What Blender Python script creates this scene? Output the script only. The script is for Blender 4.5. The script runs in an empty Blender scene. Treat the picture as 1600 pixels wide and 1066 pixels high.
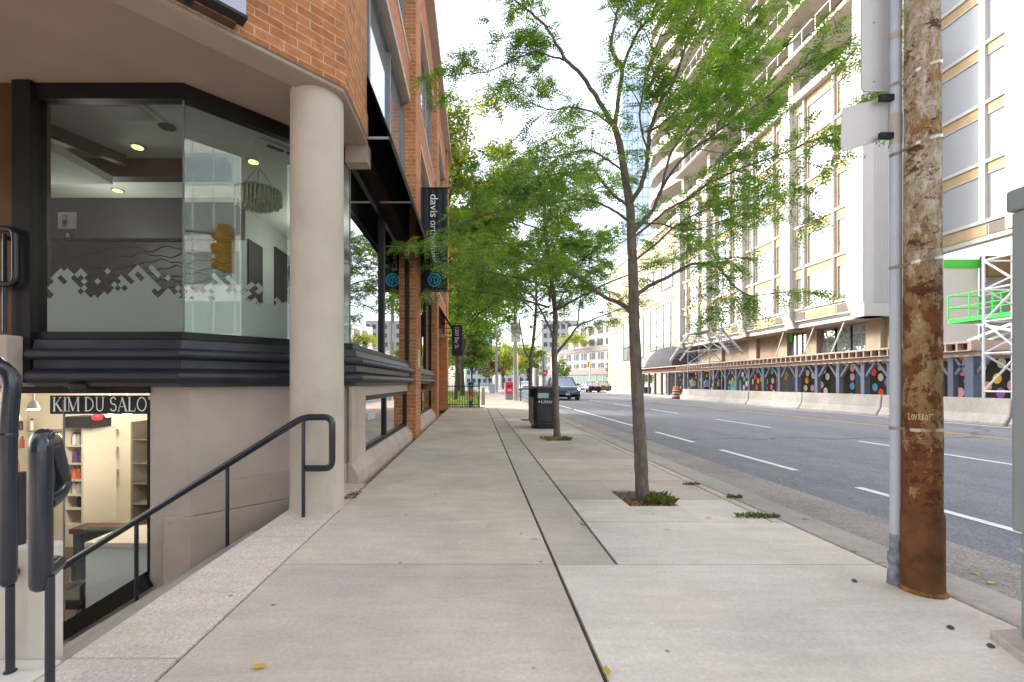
import bpy, math, random
from math import sin, cos, pi, radians, sqrt, atan2
from mathutils import Vector, Matrix
R = random.Random(11)
C = bpy.context.scene.collection
F, UC, VC, H = 700.0, 744.0, 598.0, 1.2       # focal length in photo pixels, vanishing point, eye height
RZ = -0.12                                     # road level
def V(*a): return Vector(a)
def gp(u, v, z=0.0):
    Y = F*(H-z)/(v-VC); return V((u-UC)*Y/F, Y, z)
def yp(u, v, Y): return V((u-UC)*Y/F, Y, H+(VC-v)*Y/F)
def lerp(a, b, t): return a+(b-a)*t

# ------------------------------------------------------------------ mesh builder
class MB:
    def __init__(s): s.v, s.f, s.m = [], [], []
    def face(s, pts, m=0):
        b = len(s.v); s.v += [tuple(p) for p in pts]; s.f.append(tuple(range(b, b+len(pts)))); s.m.append(m)
    def add(s, vs, fs, m=0):
        b = len(s.v); s.v += [tuple(p) for p in vs]; s.f += [tuple(b+i for i in f) for f in fs]; s.m += [m]*len(fs)
        return s
    def box(s, x0, x1, y0, y1, z0, z1, m=0):
        vs = [(x, y, z) for z in (z0, z1) for y in (y0, y1) for x in (x0, x1)]
        return s.add(vs, [(0,2,3,1),(4,5,7,6),(0,1,5,4),(2,6,7,3),(0,4,6,2),(1,3,7,5)], m)
    def obox(s, c, ax, h, m=0):
        c = Vector(c); ax = [Vector(a).normalized() for a in ax]; vs = []
        for k in (-1, 1):
            for j in (-1, 1):
                for i in (-1, 1): vs.append(c+ax[0]*h[0]*i+ax[1]*h[1]*j+ax[2]*h[2]*k)
        return s.add(vs, [(0,2,3,1),(4,5,7,6),(0,1,5,4),(2,6,7,3),(0,4,6,2),(1,3,7,5)], m)
    def beam(s, a, b, w, h, m=0, up=(0,0,1)):
        a, b = Vector(a), Vector(b); d = b-a; L = d.length; d.normalize(); up = Vector(up)
        if abs(d.dot(up)) > .98: up = V(1,0,0)
        x = d.cross(up).normalized(); z = x.cross(d)
        return s.obox((a+b)/2, (x, d, z), (w/2, L/2, h/2), m)
    def tube(s, pts, r, n=8, m=0, caps=True):
        pts = [Vector(p) for p in pts]; k = len(pts)
        rs = list(r) if isinstance(r, (list, tuple)) else [r]*k
        if len(rs) == 2 and k > 2: rs = [lerp(rs[0], rs[1], i/(k-1)) for i in range(k)]
        b = len(s.v); d0 = (pts[1]-pts[0]).normalized()
        nx = d0.cross(V(0,0,1)) if abs(d0.z) < .95 else d0.cross(V(0,1,0)); nx.normalize()
        for i, p in enumerate(pts):
            if i == 0: d = pts[1]-pts[0]
            elif i == k-1: d = pts[-1]-pts[-2]
            else: d = (pts[i+1]-p).normalized()+(p-pts[i-1]).normalized()
            d.normalize(); nx = nx-d*nx.dot(d); nx.normalize(); ny = d.cross(nx)
            for j in range(n):
                a = 2*pi*j/n; s.v.append(tuple(p+(nx*cos(a)+ny*sin(a))*rs[i]))
        for i in range(k-1):
            for j in range(n):
                s.f.append((b+i*n+j, b+i*n+(j+1) % n, b+(i+1)*n+(j+1) % n, b+(i+1)*n+j)); s.m.append(m)
        if caps:
            s.f.append(tuple(b+j for j in reversed(range(n)))); s.m.append(m)
            s.f.append(tuple(b+(k-1)*n+j for j in range(n))); s.m.append(m)
        return s
    def prism(s, poly, z0, z1, m=0):
        n = len(poly); vs = [(x, y, z0) for x, y in poly]+[(x, y, z1) for x, y in poly]
        return s.add(vs, [tuple(reversed(range(n))), tuple(range(n, 2*n))]+[(i, (i+1) % n, n+(i+1) % n, n+i) for i in range(n)], m)
    def extr(s, poly, d, m=0):
        n = len(poly); d = Vector(d); poly = [Vector(p) for p in poly]
        return s.add(poly+[p+d for p in poly], [tuple(reversed(range(n))), tuple(range(n, 2*n))]+[(i, (i+1) % n, n+(i+1) % n, n+i) for i in range(n)], m)
    def lathe(s, c, prof, n=16, m=0):
        c = Vector(c); b = len(s.v); k = len(prof)
        for r, z in prof:
            for j in range(n):
                a = 2*pi*j/n; s.v.append((c.x+r*cos(a), c.y+r*sin(a), c.z+z))
        for i in range(k-1):
            for j in range(n):
                s.f.append((b+i*n+j, b+i*n+(j+1) % n, b+(i+1)*n+(j+1) % n, b+(i+1)*n+j)); s.m.append(m)
        s.f.append(tuple(b+j for j in reversed(range(n)))); s.m.append(m)
        s.f.append(tuple(b+(k-1)*n+j for j in range(n))); s.m.append(m)
        return s
    def sweep(s, path, prof, m=0, caps=True):
        """closed profile of (outward, z) along an XY path; outward is to the right of the walking direction"""
        P = [Vector((p[0], p[1], 0)) for p in path]; k = len(P); n = len(prof); b = len(s.v)
        nrm = []
        for i in range(k-1):
            d = (P[i+1]-P[i]).normalized(); nrm.append(V(d.y, -d.x, 0))
        for i in range(k):
            if i == 0: o = nrm[0]
            elif i == k-1: o = nrm[-1]
            else:
                o = nrm[i-1]+nrm[i]; o = o/max(.2, (o.dot(nrm[i])))
            for q, z in prof: s.v.append(tuple(P[i]+o*q+V(0,0,z)))
        for i in range(k-1):
            for j in range(n):
                s.f.append((b+i*n+j, b+(i+1)*n+j, b+(i+1)*n+(j+1) % n, b+i*n+(j+1) % n)); s.m.append(m)
        if caps:
            s.f.append(tuple(b+j for j in range(n))); s.m.append(m)
            s.f.append(tuple(b+(k-1)*n+j for j in reversed(range(n)))); s.m.append(m)
        return s
    def loft(s, secs, m=0, caps=True):
        b = len(s.v); n = len(secs[0])
        for q in secs: s.v += [tuple(p) for p in q]
        for i in range(len(secs)-1):
            for j in range(n):
                s.f.append((b+i*n+j, b+i*n+(j+1) % n, b+(i+1)*n+(j+1) % n, b+(i+1)*n+j)); s.m.append(m)
        if caps:
            s.f.append(tuple(b+j for j in reversed(range(n)))); s.m.append(m)
            s.f.append(tuple(b+(len(secs)-1)*n+j for j in range(n))); s.m.append(m)
        return s
    def text(s, body, size, o, ux, uy, m=0, depth=.002, center=False, sx=1.0):
        cu = bpy.data.curves.new('lettering', 'FONT'); cu.body = body; cu.size = size; cu.extrude = depth/2; cu.resolution_u = 3
        if center: cu.align_x = 'CENTER'
        ob = bpy.data.objects.new('lettering', cu); C.objects.link(ob)
        dg = bpy.context.evaluated_depsgraph_get(); me = bpy.data.meshes.new_from_object(ob.evaluated_get(dg))
        o, ux, uy = Vector(o), Vector(ux).normalized(), Vector(uy).normalized(); uz = ux.cross(uy)
        s.add([o+ux*q.co.x*sx+uy*q.co.y+uz*q.co.z for q in me.vertices], [tuple(p.vertices) for p in me.polygons], m)
        bpy.data.objects.remove(ob); bpy.data.curves.remove(cu); bpy.data.meshes.remove(me); return s
    def build(s, name, mats, parent=None, smooth=False, bevel=0, origin=None, recalc=True, ang=38):
        if not isinstance(mats, (list, tuple)): mats = [mats]
        if parent is not None: o0 = ROOTLOC.get(parent.name, V(0,0,0))
        elif origin is not None: o0 = Vector(origin)
        else:
            xs, ys, zs = zip(*s.v); o0 = V((min(xs)+max(xs))/2, (min(ys)+max(ys))/2, min(zs))
        me = bpy.data.meshes.new(name)
        me.from_pydata([(x-o0.x, y-o0.y, z-o0.z) for x, y, z in s.v], [], s.f)
        for q in mats: me.materials.append(q)
        if len(mats) > 1: me.polygons.foreach_set('material_index', s.m)
        if recalc:
            import bmesh
            bm = bmesh.new(); bm.from_mesh(me); bmesh.ops.recalc_face_normals(bm, faces=bm.faces); bm.to_mesh(me); bm.free()
        if smooth:
            me.polygons.foreach_set('use_smooth', [True]*len(me.polygons))
            me.set_sharp_from_angle(angle=radians(ang))
        me.update()
        ob = bpy.data.objects.new(name, me); C.objects.link(ob)
        ROOTLOC[ob.name] = o0
        if parent is not None: ob.parent = parent
        else: ob.location = o0
        if bevel:
            bv = ob.modifiers.new('edge', 'BEVEL'); bv.width = bevel; bv.segments = 2; bv.limit_method = 'ANGLE'; bv.angle_limit = radians(40)
        return ob
ROOTLOC = {}
def builds(mb, name, mats, parent, **k):
    """every separate piece of the builder becomes a part of its own"""
    par = list(range(len(mb.v)))
    def fd(i):
        while par[i] != i: par[i] = par[par[i]]; i = par[i]
        return i
    for f in mb.f:
        for q in f[1:]: par[fd(q)] = fd(f[0])
    g = {}
    for f, m in zip(mb.f, mb.m): g.setdefault(fd(f[0]), []).append((f, m))
    for fs in g.values():
        s = MB(); mp = {}
        for f, m in fs:
            for q in f:
                if q not in mp: mp[q] = len(s.v); s.v.append(mb.v[q])
            s.f.append(tuple(mp[q] for q in f)); s.m.append(m)
        ms = sorted(set(s.m)); mm = mats if isinstance(mats, (list, tuple)) else [mats]
        s.m = [ms.index(m) for m in s.m]; s.build(name, [mm[i] for i in ms], parent, **k)
def tag(o, label=None, cat=None, group=None, kind=None):
    if label: o['label'] = label
    if cat: o['category'] = cat
    if group: o['group'] = group
    if kind: o['kind'] = kind
    return o
def thing(name, label, cat, loc=(0,0,0), group=None):
    o = bpy.data.objects.new(name, None); C.objects.link(o); o.location = loc; o.empty_display_size = .2
    ROOTLOC[o.name] = Vector(loc); return tag(o, label, cat, group)
def kids(o): return [c for c in bpy.data.objects if c.parent == o]
def dup(root, loc, label=None, rotz=0, scale=None):
    """copy of a thing with copies of its parts and sub-parts (built round its own origin)"""
    r = root.copy(); C.objects.link(r); r.location = loc; r.rotation_euler = (0, 0, rotz)
    if scale: r.scale = (scale,)*3
    if label: r['label'] = label
    for ch in list(root.children):
        c = ch.copy(); C.objects.link(c); c.parent = r
        for g in list(ch.children):
            d = g.copy(); C.objects.link(d); d.parent = c
    return r

# ------------------------------------------------------------------ materials
def newmat(name):
    m = bpy.data.materials.new(name); m.use_nodes = True; nt = m.node_tree
    return m, nt, nt.nodes['Principled BSDF'], nt.nodes['Material Output']
def nd(nt, t, **k):
    n = nt.nodes.new(t)
    for a, b in k.items():
        if a in n.inputs: n.inputs[a].default_value = b
        else: setattr(n, a, b)
    return n
def c4(c): return (c[0], c[1], c[2], 1)
def mixc(nt, a, b, fac, typ='MIX'):
    n = nt.nodes.new('ShaderNodeMix'); n.data_type = 'RGBA'; n.blend_type = typ
    for sock, val in ((n.inputs[0], fac), (n.inputs[6], a), (n.inputs[7], b)):
        if hasattr(val, 'is_output'): nt.links.new(val, sock)
        elif isinstance(val, (int, float)): sock.default_value = val
        else: sock.default_value = c4(val)
    return n.outputs[2]
def ramp(nt, fac, stops):
    n = nt.nodes.new('ShaderNodeValToRGB'); nt.links.new(fac, n.inputs[0]); e = n.color_ramp.elements
    while len(e) > len(stops): e.remove(e[-1])
    while len(e) < len(stops): e.new(.5)
    for q, (p, c) in zip(e, stops):
        q.position = p; q.color = c4(c) if not isinstance(c, (int, float)) else (c, c, c, 1)
    return n.outputs[0]
def noise(nt, vec, scale, detail=4, rough=.55, stretch=None):
    n = nd(nt, 'ShaderNodeTexNoise', Scale=scale, Detail=detail, Roughness=rough)
    if stretch:
        mp = nd(nt, 'ShaderNodeMapping'); mp.inputs['Scale'].default_value = stretch
        nt.links.new(vec, mp.inputs[0]); vec = mp.outputs[0]
    nt.links.new(vec, n.inputs['Vector']); return n.outputs[0]
def pos(nt): return nd(nt, 'ShaderNodeNewGeometry').outputs['Position']
def objco(nt): return nd(nt, 'ShaderNodeTexCoord').outputs['Object']
def bump(nt, p, h, strength=.3, dist=.01):
    b = nd(nt, 'ShaderNodeBump', Strength=strength, Distance=dist); nt.links.new(h, b.inputs['Height']); nt.links.new(b.outputs[0], p.inputs['Normal'])
def pbr(name, col, rough=.6, metal=0.0, var=.18, scale=3.0, bmp=.0, bscale=60, bd=.004, stretch=None, spec=.4, rv=.0, dirt=None, coat=0):
    m, nt, p, out = newmat(name); P = objco(nt)
    n = noise(nt, P, scale, 6, .6, stretch)
    lo = tuple(c*(1-var) for c in col); hi = tuple(min(1, c*(1+var)) for c in col)
    c = ramp(nt, n, [(.3, lo), (.7, hi)])
    if dirt:
        d = noise(nt, P, dirt[1], 8, .65, dirt[3] if len(dirt) > 3 else None)
        f = ramp(nt, d, [(dirt[2], 0.0), (min(1, dirt[2]+.18), 1.0)]); c = mixc(nt, c, dirt[0], f)
    nt.links.new(c, p.inputs['Base Color'])
    p.inputs['Roughness'].default_value = rough; p.inputs['Metallic'].default_value = metal
    p.inputs['Specular IOR Level'].default_value = spec; p.inputs['Coat Weight'].default_value = coat
    if rv:
        rr = nd(nt, 'ShaderNodeMapRange'); nt.links.new(noise(nt, P, scale*4, 5), rr.inputs[0])
        rr.inputs[3].default_value = max(0, rough-rv); rr.inputs[4].default_value = min(1, rough+rv); nt.links.new(rr.outputs[0], p.inputs['Roughness'])
    if bmp: bump(nt, p, noise(nt, P, bscale, 5, .6, stretch), bmp, bd)
    return m
def emit(name, col, strength):
    m, nt, p, out = newmat(name); p.inputs['Base Color'].default_value = c4(col)
    p.inputs['Emission Color'].default_value = c4(col); p.inputs['Emission Strength'].default_value = strength; return m
def wallvec(nt):
    """brick coordinates on any upright wall: metres along the wall, metres up"""
    g = nd(nt, 'ShaderNodeNewGeometry')
    cr = nd(nt, 'ShaderNodeVectorMath', operation='CROSS_PRODUCT'); cr.inputs[0].default_value = (0, 0, 1); nt.links.new(g.outputs['True Normal'], cr.inputs[1])
    dt = nd(nt, 'ShaderNodeVectorMath', operation='DOT_PRODUCT'); nt.links.new(cr.outputs[0], dt.inputs[0]); nt.links.new(g.outputs['Position'], dt.inputs[1])
    sp = nd(nt, 'ShaderNodeSeparateXYZ'); nt.links.new(g.outputs['Position'], sp.inputs[0])
    return g.outputs['Position'], dt.outputs['Value'], sp.outputs[2]
def brick(name, c1, c2, mortar, bw=.235, rh=.08, ms=.006, soldier=False, bias=0.0, rough=.85):
    m, nt, p, out = newmat(name); P, a, z = wallvec(nt)
    cb = nd(nt, 'ShaderNodeCombineXYZ'); nt.links.new(z if soldier else a, cb.inputs[0]); nt.links.new(a if soldier else z, cb.inputs[1])
    b = nd(nt, 'ShaderNodeTexBrick', Scale=1.0); b.inputs['Mortar Size'].default_value = ms; b.inputs['Mortar Smooth'].default_value = .25
    b.inputs['Brick Width'].default_value = bw; b.inputs['Row Height'].default_value = rh; b.inputs['Bias'].default_value = bias
    b.inputs['Color1'].default_value = c4(c1); b.inputs['Color2'].default_value = c4(c2); b.inputs['Mortar'].default_value = c4(mortar)
    if soldier: b.offset = 0
    nt.links.new(cb.outputs[0], b.inputs['Vector'])
    n1 = noise(nt, P, 9, 6, .7); n2 = noise(nt, P, .7, 4)
    c = mixc(nt, b.outputs[0], ramp(nt, n1, [(.3, .62), (.7, 1.25)]), .8, 'MULTIPLY')
    c = mixc(nt, c, ramp(nt, n2, [(.3, .82), (.7, 1.12)]), .8, 'MULTIPLY')
    c = mixc(nt, c, tuple(q*.35 for q in c2), ramp(nt, noise(nt, P, 34, 6, .75), [(.60, 0.0), (.70, .8)]))
    nt.links.new(c, p.inputs['Base Color']); p.inputs['Roughness'].default_value = rough; p.inputs['Specular IOR Level'].default_value = .25
    inv = nd(nt, 'ShaderNodeMath', operation='SUBTRACT'); inv.inputs[0].default_value = 1; nt.links.new(b.outputs[1], inv.inputs[1])
    ad = nd(nt, 'ShaderNodeMath', operation='MULTIPLY_ADD'); nt.links.new(noise(nt, P, 60, 4), ad.inputs[0]); ad.inputs[1].default_value = .35; nt.links.new(inv.outputs[0], ad.inputs[2])
    bump(nt, p, ad.outputs[0], .6, .006); return m
def glass(name, tint=(.86,.93,.9), refl=1.5, rough=.0, base=None, add=.02):
    m, nt, p, out = newmat(name); nt.nodes.remove(p)
    t = nd(nt, 'ShaderNodeBsdfTransparent'); t.inputs[0].default_value = c4(tint)
    g = nd(nt, 'ShaderNodeBsdfGlossy'); g.inputs['Roughness'].default_value = rough
    fr = nd(nt, 'ShaderNodeFresnel', IOR=1.5); ml = nd(nt, 'ShaderNodeMath', operation='MULTIPLY_ADD', use_clamp=True)
    nt.links.new(fr.outputs[0], ml.inputs[0]); ml.inputs[1].default_value = refl; ml.inputs[2].default_value = add
    mx = nd(nt, 'ShaderNodeMixShader'); nt.links.new(ml.outputs[0], mx.inputs[0]); nt.links.new(t.outputs[0], mx.inputs[1]); nt.links.new(g.outputs[0], mx.inputs[2])
    nt.links.new(mx.outputs[0], out.inputs[0]); return m
def mirrorglass(name, col, refl=.6, rough=.02, wav=.0):
    """dark insulated glazing seen from outside: a dark body under a strong reflection"""
    m, nt, p, out = newmat(name)
    p.inputs['Base Color'].default_value = c4(col); p.inputs['Roughness'].default_value = .4
    g = nd(nt, 'ShaderNodeBsdfGlossy'); g.inputs['Roughness'].default_value = rough; g.inputs[0].default_value = (.95,.97,1,1)
    mx = nd(nt, 'ShaderNodeMixShader'); mx.inputs[0].default_value = refl
    if wav:
        b = nd(nt, 'ShaderNodeBump', Strength=wav, Distance=.02); nt.links.new(noise(nt, objco(nt), .8, 2), b.inputs['Height']); nt.links.new(b.outputs[0], g.inputs['Normal'])
    nt.links.new(p.outputs[0], mx.inputs[1]); nt.links.new(g.outputs[0], mx.inputs[2]); nt.links.new(mx.outputs[0], out.inputs[0]); return m
def leafmat(name, c1, c2, trans=.45):
    m, nt, p, out = newmat(name); nt.nodes.remove(p)
    P = pos(nt); n = noise(nt, P, 2.2, 3); n2 = noise(nt, P, 14, 2)
    c = ramp(nt, n, [(.32, c1), (.68, c2)]); c = mixc(nt, c, ramp(nt, n2, [(.3, .7), (.7, 1.3)]), .7, 'MULTIPLY')
    ri = nd(nt, 'ShaderNodeNewGeometry').outputs['Random Per Island']; c = mixc(nt, c, ramp(nt, ri, [(0,(.42,.52,.55)),(.45,(.95,.97,1)),(.8,(1.25,1.15,.8)),(1,(2.1,1.55,.6))]), .8, 'MULTIPLY')
    d = nd(nt, 'ShaderNodeBsdfDiffuse'); t = nd(nt, 'ShaderNodeBsdfTranslucent'); g = nd(nt, 'ShaderNodeBsdfGlossy'); g.inputs['Roughness'].default_value = .45
    nt.links.new(c, d.inputs[0]); tc = mixc(nt, c, (1.6, 1.5, .55), .9, 'MULTIPLY'); nt.links.new(tc, t.inputs[0])
    a = nd(nt, 'ShaderNodeMixShader'); a.inputs[0].default_value = trans; nt.links.new(d.outputs[0], a.inputs[1]); nt.links.new(t.outputs[0], a.inputs[2])
    b = nd(nt, 'ShaderNodeMixShader'); b.inputs[0].default_value = .06; nt.links.new(a.outputs[0], b.inputs[1]); nt.links.new(g.outputs[0], b.inputs[2])
    nt.links.new(b.outputs[0], out.inputs[0]); return m
def concrete(name, col, broom=0.0, speck=.0, stain=(.20,.18,.16), stainlo=.62, agg=None, warm=None, aggf=.6):
    m, nt, p, out = newmat(name); P = pos(nt)
    c = ramp(nt, noise(nt, P, .8, 6, .65), [(.28, tuple(q*.76 for q in col)), (.72, tuple(q*1.18 for q in col))])
    c = mixc(nt, c, ramp(nt, noise(nt, P, 45, 4, .7), [(.25, .72), (.75, 1.25)]), .55, 'MULTIPLY')
    c = mixc(nt, c, ramp(nt, noise(nt, P, 5, 6, .6, (.35, 2.2, 1)), [(.3, .84), (.7, 1.12)]), .5, 'MULTIPLY')
    f = ramp(nt, noise(nt, P, 2.1, 9, .75), [(stainlo, 0.0), (stainlo+.2, .55)]); c = mixc(nt, c, stain, f)
    if warm:
        f = ramp(nt, noise(nt, P, 1.3, 5, .6), [(.55, 0.0), (.75, .5)]); c = mixc(nt, c, warm, f)
    vo = nd(nt, 'ShaderNodeTexVoronoi', Scale=3.1); nt.links.new(P, vo.inputs['Vector'])
    f = ramp(nt, vo.outputs[0], [(.025, .75), (.05, 0.0)]); c = mixc(nt, c, (.07,.065,.06), f)      # trodden gum and drops
    v2 = nd(nt, 'ShaderNodeTexVoronoi', Scale=1.7); nt.links.new(P, v2.inputs['Vector']); dn = nd(nt, 'ShaderNodeMath', operation='MULTIPLY_ADD'); nt.links.new(noise(nt, P, 16, 5, .7), dn.inputs[0]); dn.inputs[1].default_value = .10; nt.links.new(v2.outputs[0], dn.inputs[2])
    f = ramp(nt, dn.outputs[0], [(.095, .45), (.125, 0.0)]); c = mixc(nt, c, stain, f)
    f = ramp(nt, noise(nt, P, 30, 8, .8, (1,.25,1)), [(.67, 0.0), (.74, .55)]); c = mixc(nt, c, tuple(q*.45 for q in col), f)
    vc = nd(nt, 'ShaderNodeTexVoronoi', Scale=.33, feature='DISTANCE_TO_EDGE'); wv = nd(nt, 'ShaderNodeVectorMath', operation='MULTIPLY_ADD'); wz = nd(nt, 'ShaderNodeTexNoise', Scale=2.5, Detail=8); nt.links.new(P, wz.inputs['Vector']); nt.links.new(wz.outputs['Color'], wv.inputs[0]); wv.inputs[1].default_value = (.5,.5,0); nt.links.new(P, wv.inputs[2]); nt.links.new(wv.outputs[0], vc.inputs['Vector'])
    cm_ = nd(nt, 'ShaderNodeMath', operation='MULTIPLY'); nt.links.new(ramp(nt, vc.outputs[0], [(.0006, .6), (.0016, 0.0)]), cm_.inputs[0]); nt.links.new(ramp(nt, noise(nt, P, .45, 2), [(.66, 0.0), (.72, 1.0)]), cm_.inputs[1]); c = mixc(nt, c, (.12,.105,.09), cm_.outputs[0])
    ri = nd(nt, 'ShaderNodeNewGeometry').outputs['Random Per Island']; c = mixc(nt, c, ramp(nt, ri, [(0, (.94,.945,.95)), (1, (1.05,1.045,1.03))]), 1.0, 'MULTIPLY')
    if agg:
        va = nd(nt, 'ShaderNodeTexVoronoi', Scale=agg); nt.links.new(P, va.inputs['Vector'])
        c = mixc(nt, c, ramp(nt, va.outputs['Color'], [(.2, .55), (.8, 1.35)]), aggf, 'MULTIPLY')
    nt.links.new(c, p.inputs['Base Color']); p.inputs['Roughness'].default_value = .88; p.inputs['Specular IOR Level'].default_value = .25
    h = noise(nt, P, 140, 4, .7)
    if broom:
        w = noise(nt, P, 1, 3, .6, (2.5, 170, 1)); mm = nd(nt, 'ShaderNodeMath', operation='MULTIPLY_ADD'); nt.links.new(w, mm.inputs[0]); mm.inputs[1].default_value = broom; nt.links.new(h, mm.inputs[2]); h = mm.outputs[0]
    bump(nt, p, h, .35, .004); return m
def asphalt(name):
    m, nt, p, out = newmat(name); P = pos(nt)
    c = ramp(nt, noise(nt, P, .5, 5, .6, (1.2, .12, 1)), [(.3, (.17,.168,.188)), (.7, (.245,.243,.268))])
    va = nd(nt, 'ShaderNodeTexVoronoi', Scale=95); nt.links.new(P, va.inputs['Vector'])
    c = mixc(nt, c, ramp(nt, va.outputs['Color'], [(.15, .55), (.85, 1.5)]), .65, 'MULTIPLY')
    c = mixc(nt, c, ramp(nt, noise(nt, P, 3, 7, .7), [(.3, .8), (.7, 1.15)]), .7, 'MULTIPLY')
    # wandering sealed cracks
    vd = nd(nt, 'ShaderNodeTexVoronoi', Scale=.065, feature='DISTANCE_TO_EDGE')
    mx = nd(nt, 'ShaderNodeVectorMath', operation='MULTIPLY_ADD'); nz = nd(nt, 'ShaderNodeTexNoise', Scale=.9, Detail=6); nt.links.new(P, nz.inputs['Vector'])
    nt.links.new(nz.outputs['Color'], mx.inputs[0]); mx.inputs[1].default_value = (1.2,1.2,0); nt.links.new(P, mx.inputs[2]); nt.links.new(mx.outputs[0], vd.inputs['Vector'])
    f = ramp(nt, vd.outputs[0], [(.001, .8), (.0022, 0.0)]); c = mixc(nt, c, (.04,.04,.042), f)
    nt.links.new(c, p.inputs['Base Color']); p.inputs['Roughness'].default_value = .85; p.inputs['Specular IOR Level'].default_value = .3
    bump(nt, p, va.outputs[0], .4, .004); return m
def rustmat(name):
    m, nt, p, out = newmat(name); P = objco(nt)
    sp = nd(nt, 'ShaderNodeSeparateXYZ'); nt.links.new(P, sp.inputs[0])
    base = ramp(nt, noise(nt, P, 9, 9, .75), [(.3, (.060,.022,.012)), (.48, (.15,.056,.022)), (.72, (.26,.115,.04))])
    tan = ramp(nt, noise(nt, P, 22, 9, .75, (1,1,.35)), [(.28, (.16,.078,.035)), (.5, (.28,.17,.078)), (.72, (.43,.32,.18))])
    grey = ramp(nt, noise(nt, P, 26, 8, .75, (1,1,.4)), [(.3, (.16,.10,.055)), (.5, (.40,.33,.24)), (.68, (.62,.57,.49))])
    hz = nd(nt, 'ShaderNodeMapRange'); nt.links.new(sp.outputs[2], hz.inputs[0]); hz.inputs[1].default_value = .1; hz.inputs[2].default_value = 1.9; hz.inputs[3].default_value = -.07; hz.inputs[4].default_value = .10
    hy = nd(nt, 'ShaderNodeMapRange'); nt.links.new(sp.outputs[2], hy.inputs[0]); hy.inputs[1].default_value = .9; hy.inputs[2].default_value = 2.4; hy.inputs[3].default_value = -.12; hy.inputs[4].default_value = .05
    def plus(q, r_):
        n_ = nd(nt, 'ShaderNodeMath', operation='ADD'); nt.links.new(q, n_.inputs[0]); nt.links.new(r_, n_.inputs[1]); return n_.outputs[0]
    c = mixc(nt, base, tan, ramp(nt, plus(noise(nt, P, 9, 12, .75, (1,1,.6)), hz.outputs[0]), [(.525, 0.0), (.55, 1.0)]))
    c = mixc(nt, c, grey, ramp(nt, plus(noise(nt, P, 5, 12, .78, (1,1,.5)), hy.outputs[0]), [(.51, 0.0), (.55, 1.0)]))
    c = mixc(nt, c, (.085,.034,.018), ramp(nt, noise(nt, P, 7, 12, .78, (1,1,1.3)), [(.545, 0.0), (.57, .95)]))
    c = mixc(nt, c, (.13,.055,.025), ramp(nt, noise(nt, P, 3, 10, .7, (.5,.5,7)), [(.60, 0.0), (.66, .75)]))
    c = mixc(nt, c, (.10,.05,.03), ramp(nt, noise(nt, P, 60, 4, .7), [(.58, 0.0), (.68, .8)]))
    nt.links.new(c, p.inputs['Base Color']); p.inputs['Roughness'].default_value = .85; p.inputs['Specular IOR Level'].default_value = .2
    bump(nt, p, noise(nt, P, 30, 8, .7), .6, .005); return m
def barkmat(name, c1, c2):
    m, nt, p, out = newmat(name); P = objco(nt)
    n = noise(nt, P, 9, 8, .7, (3, 3, 1.0)); nt.links.new(ramp(nt, n, [(.3, c1), (.7, c2)]), p.inputs['Base Color'])
    p.inputs['Roughness'].default_value = .95; p.inputs['Specular IOR Level'].default_value = .15; bump(nt, p, noise(nt, P, 22, 8, .75, (4,4,.8)), 1.0, .014); return m

BRK = brick('orange_brick', (.54,.215,.09), (.39,.14,.062), (.54,.41,.27), .235, .08, .0055)
SOL = brick('soldier_brick', (.46,.17,.07), (.31,.105,.045), (.10,.07,.05), .30, .11, .006, soldier=True)
FARBRK = brick('street_front_brick', (.50,.205,.11), (.38,.145,.078), (.45,.36,.30), .235, .08, .006)
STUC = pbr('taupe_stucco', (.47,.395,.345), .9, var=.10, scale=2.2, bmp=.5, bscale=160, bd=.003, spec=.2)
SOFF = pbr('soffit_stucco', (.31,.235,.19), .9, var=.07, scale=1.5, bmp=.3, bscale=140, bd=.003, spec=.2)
COLM = pbr('column_stucco', (.55,.475,.405), .9, var=.06, scale=3.5, bmp=.7, bscale=190, bd=.004, spec=.2, dirt=((.44,.365,.31), 1.6, .56))
BLK = pbr('black_gloss_paint', (.012,.013,.018), .32, var=.3, scale=8, spec=.5, rv=.08)
RAILP = pbr('worn_black_paint', (.012,.015,.025), .19, var=.15, scale=4, spec=.7, rv=.07, dirt=((.10,.095,.09), 90, .77), bmp=.12, bscale=45, bd=.003)
CORN = pbr('cornice_paint', (.020,.022,.032), .42, var=.3, scale=4, spec=.45, rv=.1, dirt=((.06,.06,.065), 18, .72, (1,1,4)))
FRM = pbr('dark_bronze_frame', (.009,.007,.008), .45, var=.2, spec=.3)
MUL = pbr('grey_mullion', (.20,.20,.21), .45, var=.1, metal=.3)
WOOD = pbr('brown_boards', (.075,.032,.018), .6, var=.3, scale=3, stretch=(8,1,8), bmp=.3, bscale=20)
GLS = glass('window_glass', (.74,.83,.79), 2.2, add=.045)
GLC = glass('clear_shop_glass', (.95,.97,.95), 1.1, add=.0)
STG = glass('street_window_glass', (.62,.70,.66), 3.2, add=.10)
SKYG = mirrorglass('upper_window_glass', (.10,.14,.18), .62)
CONC1 = concrete('sidewalk_slab', (.60,.515,.445), broom=1.4, stain=(.28,.235,.205), stainlo=.59, warm=(.48,.38,.31))
CONC2 = concrete('sidewalk_slab_pale', (.68,.61,.545), broom=.7, stainlo=.62, stain=(.36,.32,.29), warm=(.60,.50,.42))
CONC3 = concrete('sidewalk_strip', (.57,.495,.43), broom=1.0, stain=(.24,.21,.19))
CONC4 = concrete('sidewalk_slab_grey', (.57,.49,.43), broom=.8, stain=(.26,.23,.21), warm=(.42,.35,.30))
CURB = concrete('curb_concrete', (.45,.40,.365), stainlo=.55)
GUTT = concrete('gutter_concrete', (.35,.305,.29), agg=90, stainlo=.5)
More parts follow.
